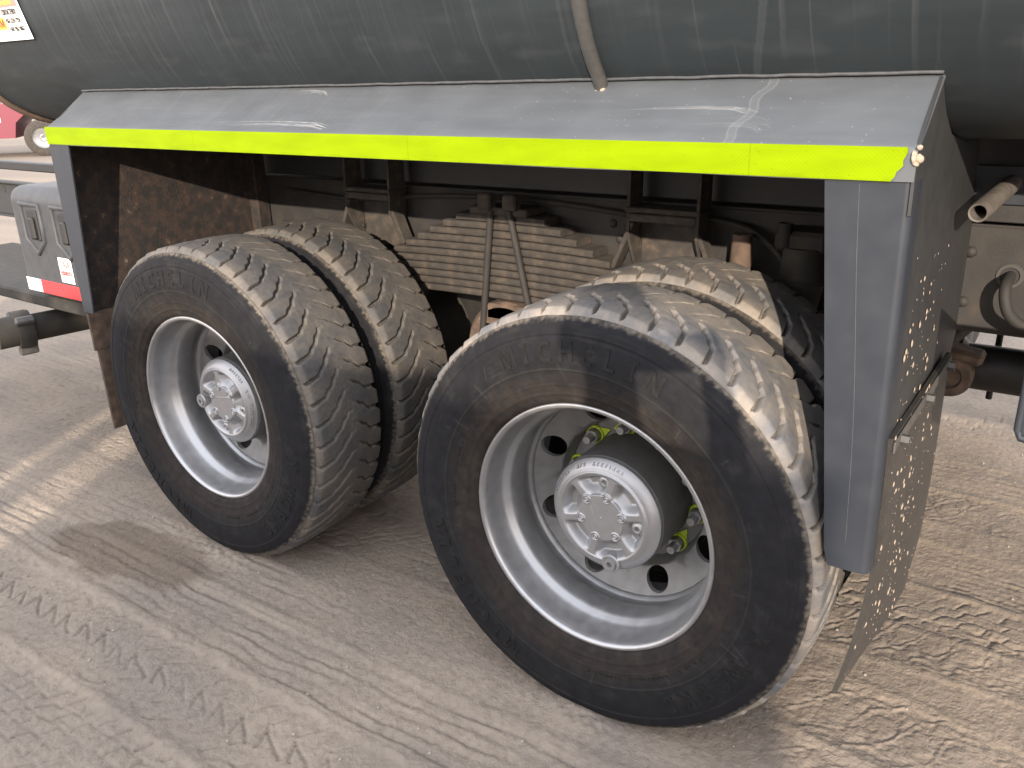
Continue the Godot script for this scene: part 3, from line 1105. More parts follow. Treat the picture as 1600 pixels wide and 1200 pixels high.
func fender_texture() -> ImageTexture:
	# u along x from -1.294 to 1.252, v from the tank down to the lip
	var w := 1536
	var h := 96
	var s := PackedFloat32Array()
	s.resize(w * h)
	var r2 := RandomNumberGenerator.new()
	r2.seed = 5
	var nl := noise(0.05, 3, FastNoiseLite.TYPE_SIMPLEX_SMOOTH, 82)
	var px := func(x: float) -> float: return (x + 1.294) / 2.546 * w
	# brush marks in white
	for m in [[-0.52, -0.03, 0.84, 0.05, 0.30], [-0.33, -0.13, 0.14, 0.04, 0.26], [0.66, 0.98, 0.5, 0.03, 0.14], [0.8, 1.02, 0.74, 0.08, 0.07]]:
		for b in 9:
			var v0: float = (m[2] + r2.randf_range(-1, 1) * m[3]) * h
			var x0: float = px.call(m[0] + r2.randf_range(0, 0.12))
			var x1: float = px.call(m[1] - r2.randf_range(0, 0.03))
			for x in range(int(x0), int(x1)):
				var u := (x - x0) / (x1 - x0)
				var v: float = v0 - sin(u * 3.0) * m[3] * h * 0.8 + (h * 0.05 * smoothstep(0.85, 1.0, u))
				var f: float = m[4] * (0.1 + 0.9 * u) * (0.55 + 0.8 * nl.get_noise_2d(x * 0.7, b * 40.0)) * smoothstep(1.0, 0.95, u) * 0.6
				if f > 0.0 and v > 1 and v < h - 1:
					s[int(v) * w + x] += f
	# run of water near x = 0.95
	for v in h:
		var x: int = int(px.call(0.975 - 0.03 * v / h + 0.006 * sin(v * 0.15)))
		for q in range(-5, 6):
			s[v * w + x + q] += 0.016 + (0.024 if absi(q) > 3 else 0.0)
	# slanting dry drips at the front half
	for i in 160:
		var x0: float = r2.randf_range(0, w * 0.55)
		var k := r2.randf_range(0.004, 0.03)
		var v0 := r2.randf_range(-0.3, 0.6) * h
		for v in range(maxi(0, int(v0)), mini(h, int(v0 + h * 0.6))):
			s[v * w + clampi(int(x0 - v * 0.12), 0, w - 1)] += k * sin(PI * clampf((v - v0) / (h * 0.6), 0, 1))
	for i in 260:
		s[r2.randi_range(4, h - 1) * w + r2.randi_range(0, w - 1)] += r2.randf() * 0.3
	var im := Image.create(w, h, false, Image.FORMAT_RGB8)
	var nb := noise(0.008, 4, FastNoiseLite.TYPE_SIMPLEX_SMOOTH, 83)
	for v in h:
		for x in w:
			var m := 1.0 + 0.18 * nb.get_noise_2d(x, v * 2.0)
			var f := s[v * w + x] + 0.012 * smoothstep(0.8, 1.0, float(v) / h)
			im.set_pixel(x, v, Color(0.067 * m + f * 0.8, 0.0745 * m + f * 0.8, 0.082 * m + f * 0.78).linear_to_srgb())
	return ImageTexture.create_from_image(im)


func dome(b: MB, xf: Transform3D, r: float, h: float) -> void:
	b.lathe(xf, [Vector2(h, 0.0), Vector2(h * 0.9, r * 0.45), Vector2(h * 0.6, r * 0.8), Vector2(0.2 * h, r), Vector2(0.0, r * 1.02)], 16, true, 60.0)


func build_truck() -> void:
	var truck := thing("tanker_truck", "dark grey tanker truck with lime reflective tape over its dual rear wheels", "truck")
	var prof := tank_profile(90)
	# --- tank
	var b := MB.new()
	var pts := PackedVector3Array()
	var uvs := PackedVector2Array()
	var xs := []
	for i in 51:
		xs.append(-1.87 + i * 0.1)
	for i in prof.size():
		for x in xs:
			pts.append(Vector3(x, prof[i].y, prof[i].x))
			uvs.append(Vector2((x + 1.9) / 5.0, clampf(1.0 - (prof[i].y - 1.3) / 0.7, 0.0, 1.0)))
	b.grid(pts, prof.size(), xs.size(), false, false, PackedColorArray(), uvs)
	var back := PackedVector3Array()
	for i in prof.size():
		for x in xs:
			back.append(Vector3(x, prof[i].y, -2.46 - prof[i].x))
	b.grid(back, prof.size(), xs.size(), false, true, PackedColorArray(), uvs)
	for e in [0, xs.size() - 1]:
		var cap := PackedVector3Array()
		for k in 7:
			var u := float(k) / 6.0
			var out: float = (-1.0 if e == 0 else 1.0) * 0.16 * sqrt(u)
			for i in prof.size() * 2:
				var q := prof[i] if i < prof.size() else Vector2(-2.46 - prof[prof.size() * 2 - 1 - i].x, prof[prof.size() * 2 - 1 - i].y)
				cap.append(Vector3(xs[e] + out, lerpf(q.y, 1.97, u * 0.999), lerpf(q.x, -1.23, u * 0.999)))
		b.grid(cap, 7, prof.size() * 2, true, e == 0)
	var tm := mat(Color.WHITE, 0.5)
	tm.metallic_specular = 0.35
	tm.albedo_texture = streak_texture()
	tm.roughness_texture = M.paint.roughness_texture
	tm.roughness = 1.0
	tm.texture_repeat = false
	var tank := part("tank", b, tm, truck)
	# seam rim where the dished end is folded on
	var rimb := MB.new()
	var ring := []
	for i in prof.size():
		ring.append(Vector3(-1.872, prof[i].y, prof[i].x))
	for k in 2:
		var line := []
		for q in ring:
			line.append(q + Vector3(-0.018 * k, -0.004, 0.003))
		rimb.tube(line, 0.009, 8)
	part("end_seam", rimb, M.brown, tank)
	# pipe that runs down the tank side
	var cp := MB.new()
	var line := []
	for i in range(3, 90):
		var q := prof[i]
		if q.y < 1.418 or q.y > 2.1 or i < 12:
			continue
		line.append(Vector3(0.628 + 0.012 * sin((q.y - 1.42) * 3.0), q.y, q.x + 0.008))
	line[0] = line[0] + Vector3(0.004, -0.004, 0.012)
	cp.tube(line, 0.0145, 14)
	part("drain_hose", cp, M.hose, truck)
	var rag := MB.new()
	for i in 7:
		dome(rag, turned(line[0] + Vector3(rng.randf_range(-0.016, 0.02), rng.randf_range(-0.01, 0.004), rng.randf_range(0.0, 0.012)), Vector3(rng.randf() * 60 - 60, rng.randf() * 60, 0)), 0.007, 0.007)
	part("hose_sealant", rag, M.mud, truck)
	build_sticker(truck, prof)
	build_mudguard(truck, prof)
	build_wheels(truck)
	build_chassis(truck)
	build_left_end(truck)


func build_sticker(truck: Node3D, prof: PackedVector2Array) -> void:
	var b := MB.new()
	var z0 := tank_z(prof, 1.595)
	var z1 := tank_z(prof, 1.75)
	var up := Vector3(0, 1.75 - 1.595, z1 - z0).normalized()
	var nz := Vector3(1, 0, 0).cross(up)
	var base := Transform3D(Basis(Vector3(1, 0, 0), up, nz), Vector3(-1.318, 1.595, z0) + nz * 0.009)
	b.box(base * at(-0.18, 0.075, 0), Vector3(0.36, 0.15, 0.0012), 0.0002)
	var st := part("contact_sticker", b, M.white, truck)
	st.set_meta("label", "white contact sticker with red band and black phone numbers")
	var r := MB.new()
	r.box(base * at(-0.18, 0.113, 0.0014), Vector3(0.345, 0.032, 0.0008), 0.0001)
	part("red_band", r, M.pink, st)
	var o := MB.new()
	o.box(base * at(-0.185, 0.052, 0.0014), Vector3(0.125, 0.036, 0.0008), 0.0001)
	part("logo_panel", o, M.orange, st)
	var om := text_mesh("TAM", 0.024)
	om.material = M.red
	add("logo_letters", om, st, base * at(-0.162, 0.052, 0.0022))
	var yl := text_mesh("TRANSPORTES", 0.012)
	yl.material = M.orange
	add("band_lettering", yl, st, base * at(-0.09, 0.109, 0.0022))
	var k := 0
	for row in [["CONTÁCTENOS", 0.083, 0.0165, -0.075], ["+562 2224 7150", 0.058, 0.0135, -0.072], ["+569 7967 9062", 0.033, 0.0135, -0.068]]:
		var t := text_mesh(row[0], row[2])
		t.material = M.ink
		var w: float = t.get_aabb().size.x
		add("phone_lettering", t, st, base * Transform3D(Basis.from_scale(Vector3(0.09 / w, 1, 1)), Vector3(row[3], row[1], 0.0018)))
		k += 1
	var ln := MB.new()
	ln.box(base * at(-0.18, 0.012, 0.0012), Vector3(0.33, 0.0012, 0.0006), 0.0001)
	ln.box(base * at(-0.117, 0.058, 0.0012), Vector3(0.0012, 0.08, 0.0006), 0.0001)
	part("ruled_line", ln, M.pink, st)


func build_mudguard(truck: Node3D, prof: PackedVector2Array) -> void:
	var path := [Vector2(-0.1465, 1.4355), Vector2(-0.13, 1.4227), Vector2(-0.09, 1.3918), Vector2(-0.05, 1.3622), Vector2(-0.02, 1.3432), Vector2(-0.008, 1.3365), Vector2(-0.001, 1.3325), Vector2(0.0025, 1.328), Vector2(0.004, 1.322), Vector2(0.004, 1.30), Vector2(0.004, 1.2805)]
	var cols := 26
	var pts := PackedVector3Array()
	var uvs := PackedVector2Array()
	var wob := noise(1.2, 2, FastNoiseLite.TYPE_SIMPLEX_SMOOTH, 91)
	for i in path.size():
		for j in cols:
			var u := float(j) / (cols - 1)
			var x := lerpf(-1.294, 1.252, u)
			var q: Vector2 = path[i]
			var y := q.y + wob.get_noise_2d(x * 1.5, i * 0.05) * 0.0018
			pts.append(Vector3(x, y, q.x))
			uvs.append(Vector2(u, clampf(inverse_lerp(1.4355, 1.332, q.y), 0.0, 1.0)))
	var b := MB.new()
	b.slab(pts, path.size(), cols, 0.005, Vector3(0, 0.7, 0.7), uvs)
	var fm := mat(Color.WHITE, 1.0)
	fm.albedo_texture = fender_texture()
	fm.roughness_texture = M.paint.roughness_texture
	fm.texture_repeat = false
	var guard := part("mudguard", b, fm, truck)
	# weld between mudguard and tank
	var w := MB.new()
	var line := []
	for i in 210:
		var x := -1.29 + i * 2.54 / 209.0
		line.append(Vector3(x, 1.4385 + wob.get_noise_2d(x * 9.0, 3.0) * 0.0012, -0.1385 + wob.get_noise_2d(x * 12.0, 8.0) * 0.001))
	w.tube(line, 0.0032, 8)
	part("weld_seam", w, M.weld, guard)
	# reflective tape with its torn rear end
	var t := MB.new()
	t.prism(at(0, 0, 0.0062), PackedVector2Array([Vector2(-1.293, 1.3335), Vector2(1.238, 1.3335), Vector2(1.2385, 1.325), Vector2(1.2335, 1.313), Vector2(1.2345, 1.305), Vector2(1.226, 1.296), Vector2(1.2245, 1.289), Vector2(1.219, 1.2815), Vector2(-1.2925, 1.2815)]), 0.0012)
	part("reflective_tape", t, M.tape, guard)
	# rear leg: outward flange bent round into the rear plate
	var rows := 24
	var fp := PackedVector3Array()
	for i in rows:
		var y := lerpf(1.2802, 0.583, float(i) / (rows - 1))
		var xl := lerpf(1.1185, 1.1905, float(i) / (rows - 1)) + (0.006 if i == rows - 1 else 0.0)
		var xr := 1.2535 + (1.28 - y) * 0.021
		fp.append_array([Vector3(xl, y, 0.0), Vector3(lerpf(xl, xr - 0.014, 0.5), y, 0.0012), Vector3(xr - 0.014, y, 0.0)])
		for k in range(1, 6):
			var a := PI / 2 - k * PI / 10
			fp.append(Vector3(xr - 0.014 + cos(a) * 0.014, y, -0.014 + sin(a) * 0.014))
		fp.append_array([Vector3(xr + 0.0005, y, -0.03), Vector3(xr, y, -0.06)])
	var fb := MB.new()
	fb.slab(fp, rows, 10, 0.005, Vector3(0.5, 0, 1))
	part("rear_flange", fb, M.paint, guard)
	var sc := MB.new()
	var sl := []
	for i in 24:
		var y := lerpf(1.275, 0.64, i / 23.0)
		sl.append(Vector3(lerpf(1.176, 1.2245, i / 23.0) + 0.003 * sin(y * 9.0), y, 0.0012))
	sc.tube(sl, 0.0007, 5)
	part("scratch_line", sc, M.weld, guard)
	var pl := PackedVector2Array([Vector2(0.0, 0.0505), Vector2(0.142, 0.152), Vector2(0.175, 0.122), Vector2(0.22, 0.092), Vector2(0.31, 0.052), Vector2(0.5, 0.026), Vector2(0.72, 0.016), Vector2(0.8, -0.17), Vector2(0.78, -0.44), Vector2(0.62, -0.60), Vector2(0.058, -0.697), Vector2(0.058, -0.05), Vector2(0.0, -0.05)])
	var pb := MB.new()
	pb.prism(Transform3D(Basis(Vector3(0, 0, -1), Vector3(-0.0209, 1, 0), Vector3(1, 0, 0)), Vector3(1.2505, 1.28, 0.002)), pl, 0.005)
	part("rear_plate", pb, M.plate, guard)
	# front leg
	var ff := MB.new()
	ff.prism(at(0, 0, 0.0005), PackedVector2Array([Vector2(-1.293, 1.2805), Vector2(-1.178, 1.2805), Vector2(-1.2335, 0.728), Vector2(-1.2925, 0.728)]), 0.005)
	part("front_flange", ff, M.paint, guard)
	var fpn := MB.new()
	fpn.prism(Transform3D(Basis(Vector3(0, 0, -1), Vector3(0, 1, 0), Vector3(1, 0, 0)), Vector3(-1.290, 0, 0)), PackedVector2Array([Vector2(0.003, 1.33), Vector2(0.146, 1.432), Vector2(0.22, 1.37), Vector2(0.31, 1.33), Vector2(0.5, 1.305), Vector2(0.79, 1.297), Vector2(0.79, 0.66), Vector2(0.003, 0.716)]), 0.005)
	part("front_plate", fpn, M.rust, guard)
	var bar := MB.new()
	bar.box(at(-1.262, 0.99, -0.765), Vector3(0.05, 0.56, 0.06), 0.004)
	part("plate_upright", bar, M.rust, guard)
	# splashed mud
	var mud := MB.new()
	for i in 150:
		var k := rng.randf()
		var y := 0.60 + 0.52 * pow(rng.randf(), 1.6) if i > 20 else rng.randf_range(0.85, 1.15)
		var z := -0.08 - 0.46 * rng.randf() * (0.5 + 0.5 * k)
		var r := 0.0012 + 0.0048 * pow(rng.randf(), 2.8)
		dome(mud, turned(Vector3(1.2548 + (1.28 - y) * 0.0209, y, z), Vector3(0, 90, rng.randf() * 360.0)) * Transform3D(Basis.from_scale(Vector3(1.0, 1.0 + rng.randf() * 0.4, 1.0)), Vector3.ZERO), r, r * 0.35)
	for i in 9:
		dome(mud, turned(Vector3(1.246 + rng.randf() * 0.01, 1.328 + rng.randf_range(-0.02, 0.008), 0.002 + rng.randf() * 0.004), Vector3(rng.randf() * -60, 40 + rng.randf() * 40, 0)), rng.randf_range(0.003, 0.0075), 0.006)
	var mp := part("mud_splashes", mud, M.mud, guard)
	mp.set_meta("kind", "stuff")
	build_flaps(truck)


func build_flaps(truck: Node3D) -> void:
	# rear mud flap: a hanging rubber sheet bent in towards the wheel
	var rows := 22
	var cols := 16
	var p := PackedVector3Array()
	for i in rows:
		var u := float(i) / (rows - 1)
		for j in cols:
			var k := float(j) / (cols - 1)
			var y0 := lerpf(0.842, 0.255, u)
			var y := y0 + 0.05 * k * (1.0 - u) * 0.0 + 0.05 * smoothstep(0.86, 1.0, k) * pow(u, 6.0) * 2.2
			var z := lerpf(-0.035, -0.60, k) - 0.03 * u * (1.0 - k)
			var bulge := 0.008 * sin(u * PI * 0.8) * (1.0 - 0.6 * k)
			var x := 1.2715 + bulge - 0.044 * pow(u, 2.2) * (1.0 - k) + 0.006 * k + 0.0025 * u * sin(k * 7.0 + u * 4.0)
			p.append(Vector3(x, y, z))
	var b := MB.new()
	b.slab(p, rows, cols, 0.0085, Vector3(1, 0, 0))
	var flap := part("rear_mud_flap", b, M.flap, truck)
	var bar := MB.new()
	bar.box(turned(Vector3(1.2775, 0.826, -0.315), Vector3(0, -0.6, 0)), Vector3(0.004, 0.022, 0.565), 0.0015)
	part("clamp_strip", bar, M.strip, flap)
	for z in [-0.08, -0.315, -0.55]:
		var bolt := MB.new()
		var hx := PackedVector2Array()
		for i in 6:
			hx.append(Vector2.from_angle(TAU * i / 6.0) * 0.011)
		bolt.prism(turned(Vector3(1.2835 - z * 0.01, 0.826, z), Vector3(0, 90, 0)), hx, 0.014)
		part("strip_bolt", bolt, M.steel, flap)
	var mud := MB.new()
	for i in 230:
		var u := pow(rng.randf(), 1.15)
		var k := clampf(rng.randfn(0.42, 0.24), 0.03, 0.97)
		var fi := clampi(int(u * (rows - 1)), 0, rows - 2)
		var fj := clampi(int(k * (cols - 1)), 0, cols - 2)
		var a := u * (rows - 1) - fi
		var c := k * (cols - 1) - fj
		var q := p[fi * cols + fj].lerp(p[fi * cols + fj + 1], c).lerp(p[(fi + 1) * cols + fj].lerp(p[(fi + 1) * cols + fj + 1], c), a)
		var r := 0.0011 + 0.0048 * pow(rng.randf(), 3.0)
		dome(mud, turned(q, Vector3(0, 90, rng.randf() * 360.0)) * Transform3D(Basis.from_scale(Vector3(1.0, 1.0 + rng.randf() * 0.4, 1.0)), Vector3.ZERO), r, r * 0.35)
	var mp := part("mud_splashes", mud, M.mud, flap)
	mp.set_meta("kind", "stuff")
	# front flaps
	var f1 := MB.new()
	f1.box(turned(Vector3(-1.283, 0.655, -0.27), Vector3(0, 0, 0.8)), Vector3(0.009, 0.135, 0.54), 0.003)
	part("front_mud_flap", f1, M.brown, truck).set_meta("label", "short brown upper flap strip")
	var f2 := MB.new()
	f2.box(turned(Vector3(-1.281, 0.44, -0.285), Vector3(0, 0, 1.0)), Vector3(0.009, 0.30, 0.55), 0.003)
	part("front_mud_flap", f2, M.brown, truck).set_meta("label", "long brown lower flap")


func build_chassis(truck: Node3D) -> void:
	# near and far chassis rails
	for s in 2:
		var z := -0.80 if s == 0 else -1.66
		var d := -1.0 if s == 0 else 1.0
		var b := MB.new()
		b.box(at(0.65, 0.9725, z + d * 0.004), Vector3(5.1, 0.245, 0.008), 0.001)
		b.box(at(0.65, 1.0985, z + d * 0.035), Vector3(5.1, 0.009, 0.07), 0.002)
		b.box(at(0.65, 0.8465, z + d * 0.035), Vector3(5.1, 0.009, 0.07), 0.002)
		var rail := part("chassis_rail", b, M.rail, truck)
		var u := MB.new()
		u.box(at(0.7, 1.205, z + d * 0.05), Vector3(5.0, 0.19, 0.08), 0.004)
		part("subframe_rail", u, M.black, truck)
		if s == 0:
			for q in [Vector2(1.264, 1.034), Vector2(1.264, 0.913), Vector2(0.36, 1.02), Vector2(0.335, 0.985), Vector2(0.31, 1.03), Vector2(-0.8, 1.02), Vector2(-0.9, 0.95)]:
				var r := MB.new()
				dome(r, at(q.x, q.y, z), 0.0135, 0.011)
				part("rivet", r, M.rail, rail)
	for x in [-1.0, 0.0, 1.0, 2.4]:
		var cm := MB.new()
		cm.box(at(x, 0.97, -1.23), Vector3(0.09, 0.2, 0.84), 0.006)
		part("cross_member", cm, M.under, truck)
	# tank cradles bolted to the rail
	for cx in [-0.61, 0.51]:
		var b := MB.new()
		b.box(at(cx, 0.985, -0.792), Vector3(0.2, 0.2, 0.012), 0.003)
		var br := part("tank_bracket", b, M.dusty, truck)
		var sh := MB.new()
		sh.box(at(cx, 1.09, -0.745), Vector3(0.225, 0.014, 0.09), 0.003)
		sh.box(at(cx, 1.068, -0.71), Vector3(0.2, 0.022, 0.012), 0.003)
		part("bracket_shelf", sh, M.dusty, br)
		for s in [-1, 1]:
			var g := MB.new()
			g.prism(Transform3D(Basis(Vector3(0, 0, 1), Vector3(0, 1, 0), Vector3(-1, 0, 0)), Vector3(cx + s * 0.104, 0, 0)), PackedVector2Array([Vector2(-0.79, 1.3), Vector2(-0.715, 1.3), Vector2(-0.705, 1.02), Vector2(-0.785, 0.87)]), 0.009)
			part("gusset", g, M.dusty, br)
			var leg := MB.new()
			leg.box(turned(Vector3(cx + s * 0.125, 0.985, -0.735), Vector3(0, 0, s * 24.0)), Vector3(0.014, 0.15, 0.05), 0.003)
			part("strut", leg, M.dusty, br)
	# leaf pack
	var lp := MB.new()
	lp.box(at(-0.04, 1.055, -0.745), Vector3(0.22, 0.025, 0.11), 0.005)
	lp.box(at(-0.085, 1.085, -0.70), Vector3(0.05, 0.05, 0.04), 0.006)
	lp.box(at(0.01, 1.085, -0.70), Vector3(0.05, 0.05, 0.04), 0.006)
	var spring := part("leaf_spring", lp, M.dusty, truck)
	for i in 11:
		var half := 0.17 + 0.056 * i
		var y := 1.031 - 0.0246 * i
		var b := MB.new()
		var top := PackedVector3Array()
		# one leaf: rounded bar that droops a little to its ends
		var n := 13
		var sec := [Vector2(-0.045, -0.0095), Vector2(-0.045, 0.0075), Vector2(-0.041, 0.0115), Vector2(0.041, 0.0115), Vector2(0.0445, 0.0085), Vector2(0.0462, 0.003), Vector2(0.0462, -0.003), Vector2(0.0445, -0.0085), Vector2(0.041, -0.0115), Vector2(-0.041, -0.0115)]
		for k in n:
			var u := -1.0 + 2.0 * k / (n - 1)
			var yy := y - 0.05 * pow(u * half, 2.0)
			for q in sec:
				top.append(Vector3(-0.04 + u * half, yy + q.y, -0.745 + q.x + rng.randf_range(-0.0004, 0.0004)))
		b.grid(top, n, sec.size(), true, true)
		for e in [0, n - 1]:
			var f := []
			for q in sec.size():
				f.append(top[e * sec.size() + q])
			b.poly(f, Vector3(-1 if e == 0 else 1, 0, 0))
		part("spring_leaf", b, M.dusty, spring)
	for q in [[Vector3(-0.062, 1.06, -0.69), Vector3(-0.112, 0.64, -0.69)], [Vector3(0.008, 1.06, -0.69), Vector3(0.094, 0.68, -0.69)]]:
		var ub := MB.new()
		ub.tube([q[0], (q[0] + q[1]) * 0.5, q[1]], 0.0115, 12)
		part("spring_bolt", ub, M.rail, spring)
	var tb := MB.new()
	tb.box(at(-0.01, 0.73, -0.745), Vector3(0.17, 0.055, 0.11), 0.008)
	tb.box(at(-0.01, 0.665, -0.75), Vector3(0.24, 0.09, 0.12), 0.02)
	tb.lathe(at(-0.02, 0.60, 0), [Vector2(-0.655, 0.0), Vector2(-0.655, 0.07), Vector2(-0.668, 0.08), Vector2(-0.69, 0.082), Vector2(-0.69, 0.15), Vector2(-0.71, 0.165), Vector2(-0.86, 0.165)], 40, true, 30.0)
	part("trunnion", tb, M.brown, truck)
	# air lines clipped along the rail
	for q in [[Vector3(-1.1, 1.06, -0.775), Vector3(-0.75, 1.045, -0.765), Vector3(-0.45, 1.07, -0.772), Vector3(-0.15, 1.085, -0.775), Vector3(0.15, 1.08, -0.775), Vector3(0.42, 1.06, -0.77)], [Vector3(0.6, 1.07, -0.775), Vector3(0.74, 1.05, -0.76), Vector3(0.84, 0.99, -0.73), Vector3(0.885, 0.93, -0.7)], [Vector3(-1.15, 0.93, -0.78), Vector3(-0.95, 0.915, -0.765), Vector3(-0.82, 0.945, -0.77), Vector3(-0.7, 0.95, -0.78)]]:
		var hc := Curve3D.new()
		for i in q.size():
			var d: Vector3 = (q[mini(i + 1, q.size() - 1)] - q[maxi(i - 1, 0)]) / 6.0
			hc.add_point(q[i], -d, d)
		var pts := []
		for i in 30:
			pts.append(hc.sample_baked(hc.get_baked_length() * i / 29.0, true))
		var hb := MB.new()
		hb.tube(pts, 0.0085, 10)
		part("air_line", hb, M.under, truck)
	# brake chamber and bump stop in the shade behind the rear leg
	var bc := MB.new()
	bc.lathe(turned(Vector3(0.905, 0.93, -0.70), Vector3(90, 0, 0)), [Vector2(0.06, 0.0), Vector2(0.055, 0.045), Vector2(0.0, 0.055), Vector2(-0.012, 0.066), Vector2(-0.022, 0.055), Vector2(-0.1, 0.05), Vector2(-0.1, 0.0)], 28, false, 30.0)
	part("brake_chamber", bc, M.under, truck)
	var bs := MB.new()
	bs.box(at(0.90, 1.045, -0.73), Vector3(0.13, 0.05, 0.12), 0.01)
	bs.lathe(turned(Vector3(0.86, 1.06, -0.68), Vector3(90, 0, 0)), [Vector2(0.03, 0.0), Vector2(0.03, 0.018), Vector2(-0.03, 0.018)], 12, false)
	part("chamber_mount", bs, M.under, truck)
	var bp := MB.new()
	bp.lathe(turned(Vector3(0.735, 0.985, -0.725), Vector3(90, 0, 20)), [Vector2(0.05, 0.0), Vector2(0.05, 0.022), Vector2(0.02, 0.03), Vector2(-0.06, 0.026), Vector2(-0.06, 0.0)], 14, false, 30.0)
	part("bump_stop", bp, M.brown, truck)
	# plate and overflow pipe behind the mudguard
	var gp := MB.new()
	gp.box(at(1.31, 1.195, -0.762), Vector3(0.2, 0.085, 0.01), 0.002)
	var plate := part("pipe_plate", gp, M.paint, truck)
	var op := MB.new()
	op.lathe(along(Vector3(1.326, 1.2, -0.76), Vector3(1.303, 1.18, -0.42)), [Vector2(0.0, 0.0195), Vector2(0.336, 0.0195), Vector2(0.34, 0.018), Vector2(0.339, 0.0145), Vector2(0.336, 0.0135), Vector2(0.0, 0.0135)], 24, true, 30.0)
	part("overflow_pipe", op, M.pipe, plate)
	var sp := MB.new()
	sp.box(at(1.6, 1.137, -0.772), Vector3(0.9, 0.05, 0.012), 0.002)
	part("spacer_strip", sp, M.rail, truck)
	# looped cable from a hole in the rail
	var hl := MB.new()
	var hp := []
	for q in [Vector3(1.352, 0.985, -0.82), Vector3(1.353, 0.985, -0.78), Vector3(1.352, 0.978, -0.735), Vector3(1.356, 0.95, -0.715), Vector3(1.37, 0.915, -0.715), Vector3(1.4, 0.89, -0.73), Vector3(1.45, 0.885, -0.75), Vector3(1.55, 0.9, -0.76)]:
		hp.append(q)
	var cv := Curve3D.new()
	for i in hp.size():
		var d: Vector3 = (hp[mini(i + 1, hp.size() - 1)] - hp[maxi(i - 1, 0)]) / 6.0
		cv.add_point(hp[i], -d, d)
	var smooth := []
	for i in 40:
		smooth.append(cv.sample_baked(cv.get_baked_length() * i / 39.0, true))
	hl.tube(smooth, 0.0125, 12)
	part("looped_cable", hl, M.rail, truck)
	var gr := MB.new()
	gr.lathe(at(1.352, 0.985, -0.8), [Vector2(0.0, 0.03), Vector2(0.004, 0.028), Vector2(0.004, 0.021), Vector2(0.0, 0.02)], 24, false)
	part("cable_grommet", gr, M.rubber, truck)
	# drive shaft beyond the rail
	var ds := MB.new()
	ds.lathe(Transform3D(Basis(Vector3(0, 0, -1), Vector3(0, 1, 0), Vector3(1, 0, 0)), Vector3(0.9, 0.632, -1.2)), [Vector2(0.0, 0.05), Vector2(0.29, 0.05), Vector2(0.3, 0.082), Vector2(0.345, 0.082), Vector2(0.36, 0.066), Vector2(1.6, 0.066)], 28, false, 30.0)
	var shaft := part("drive_shaft", ds, M.black, truck)
	var fl := MB.new()
	fl.lathe(turned(Vector3(1.232, 0.625, -1.09), Vector3.ZERO), [Vector2(0.0, 0.0), Vector2(0.0, 0.03), Vector2(0.008, 0.034), Vector2(0.008, 0.055), Vector2(0.0, 0.06), Vector2(-0.09, 0.06)], 24, true, 30.0)
	fl.box(turned(Vector3(1.25, 0.69, -1.12), Vector3(0, 0, -8)), Vector3(0.12, 0.035, 0.08), 0.01)
	part("shaft_yoke", fl, M.brown, shaft)
	var ct := MB.new()
	ct.tube([Vector3(1.20, 0.735, -1.0), Vector3(1.27, 0.78, -1.25), Vector3(1.33, 0.8, -1.5)], 0.028, 12)
	ct.tube([Vector3(1.325, 0.9, -1.3), Vector3(1.325, 0.5, -1.32)], 0.009, 8)
	part("cross_tube", ct, M.under, truck)
	# curved guard at the very tail
	var gb := MB.new()
	gb.prism(at(0, 0, -0.12), PackedVector2Array([Vector2(1.446, 0.856), Vector2(3.3, 0.856), Vector2(3.3, 1.36), Vector2(2.15, 1.36), Vector2(2.05, 1.1), Vector2(1.446, 1.1)]), 0.006)
	gb.tube([Vector3(1.446, 1.1, -0.118), Vector3(1.446, 0.95, -0.118), Vector3(1.4465, 0.87, -0.117), Vector3(1.452, 0.857, -0.115), Vector3(1.5, 0.851, -0.112), Vector3(3.3, 0.851, -0.112)], 0.0065, 10)
	part("tail_guard", gb, M.paint, truck)


func rounded_box(b: MB, xf: Transform3D, size: Vector3, r: float) -> void:
	var k := 5
	var h := size * 0.5 - Vector3(r, r, r)
	var p := PackedVector3Array()
	var rows := 0
	for sy in [-1.0, 1.0]:
		for i in k + 1:
			var ph: float = (-PI / 2 + PI / 2 * i / k) if sy < 0 else PI / 2 * i / k
			rows += 1
			for q in 4:
				var sx := 1.0 if q == 0 or q == 3 else -1.0
				var sz := 1.0 if q < 2 else -1.0
				for j in k + 1:
					var th := PI / 2 * q + PI / 2 * j / k
					p.append(xf * Vector3(sx * h.x + r * cos(ph) * cos(th), sy * h.y + r * sin(ph), sz * h.z + r * cos(ph) * sin(th)))
	var cols := 4 * (k + 1)
	b.grid(p, rows, cols, true, false)
	for e in [0, rows - 1]:
		var f := []
		for j in cols:
			if j % (k + 1) == 0:
				f.append(p[e * cols + j])
		b.poly(f, xf.basis * Vector3(0, -1 if e == 0 else 1, 0))


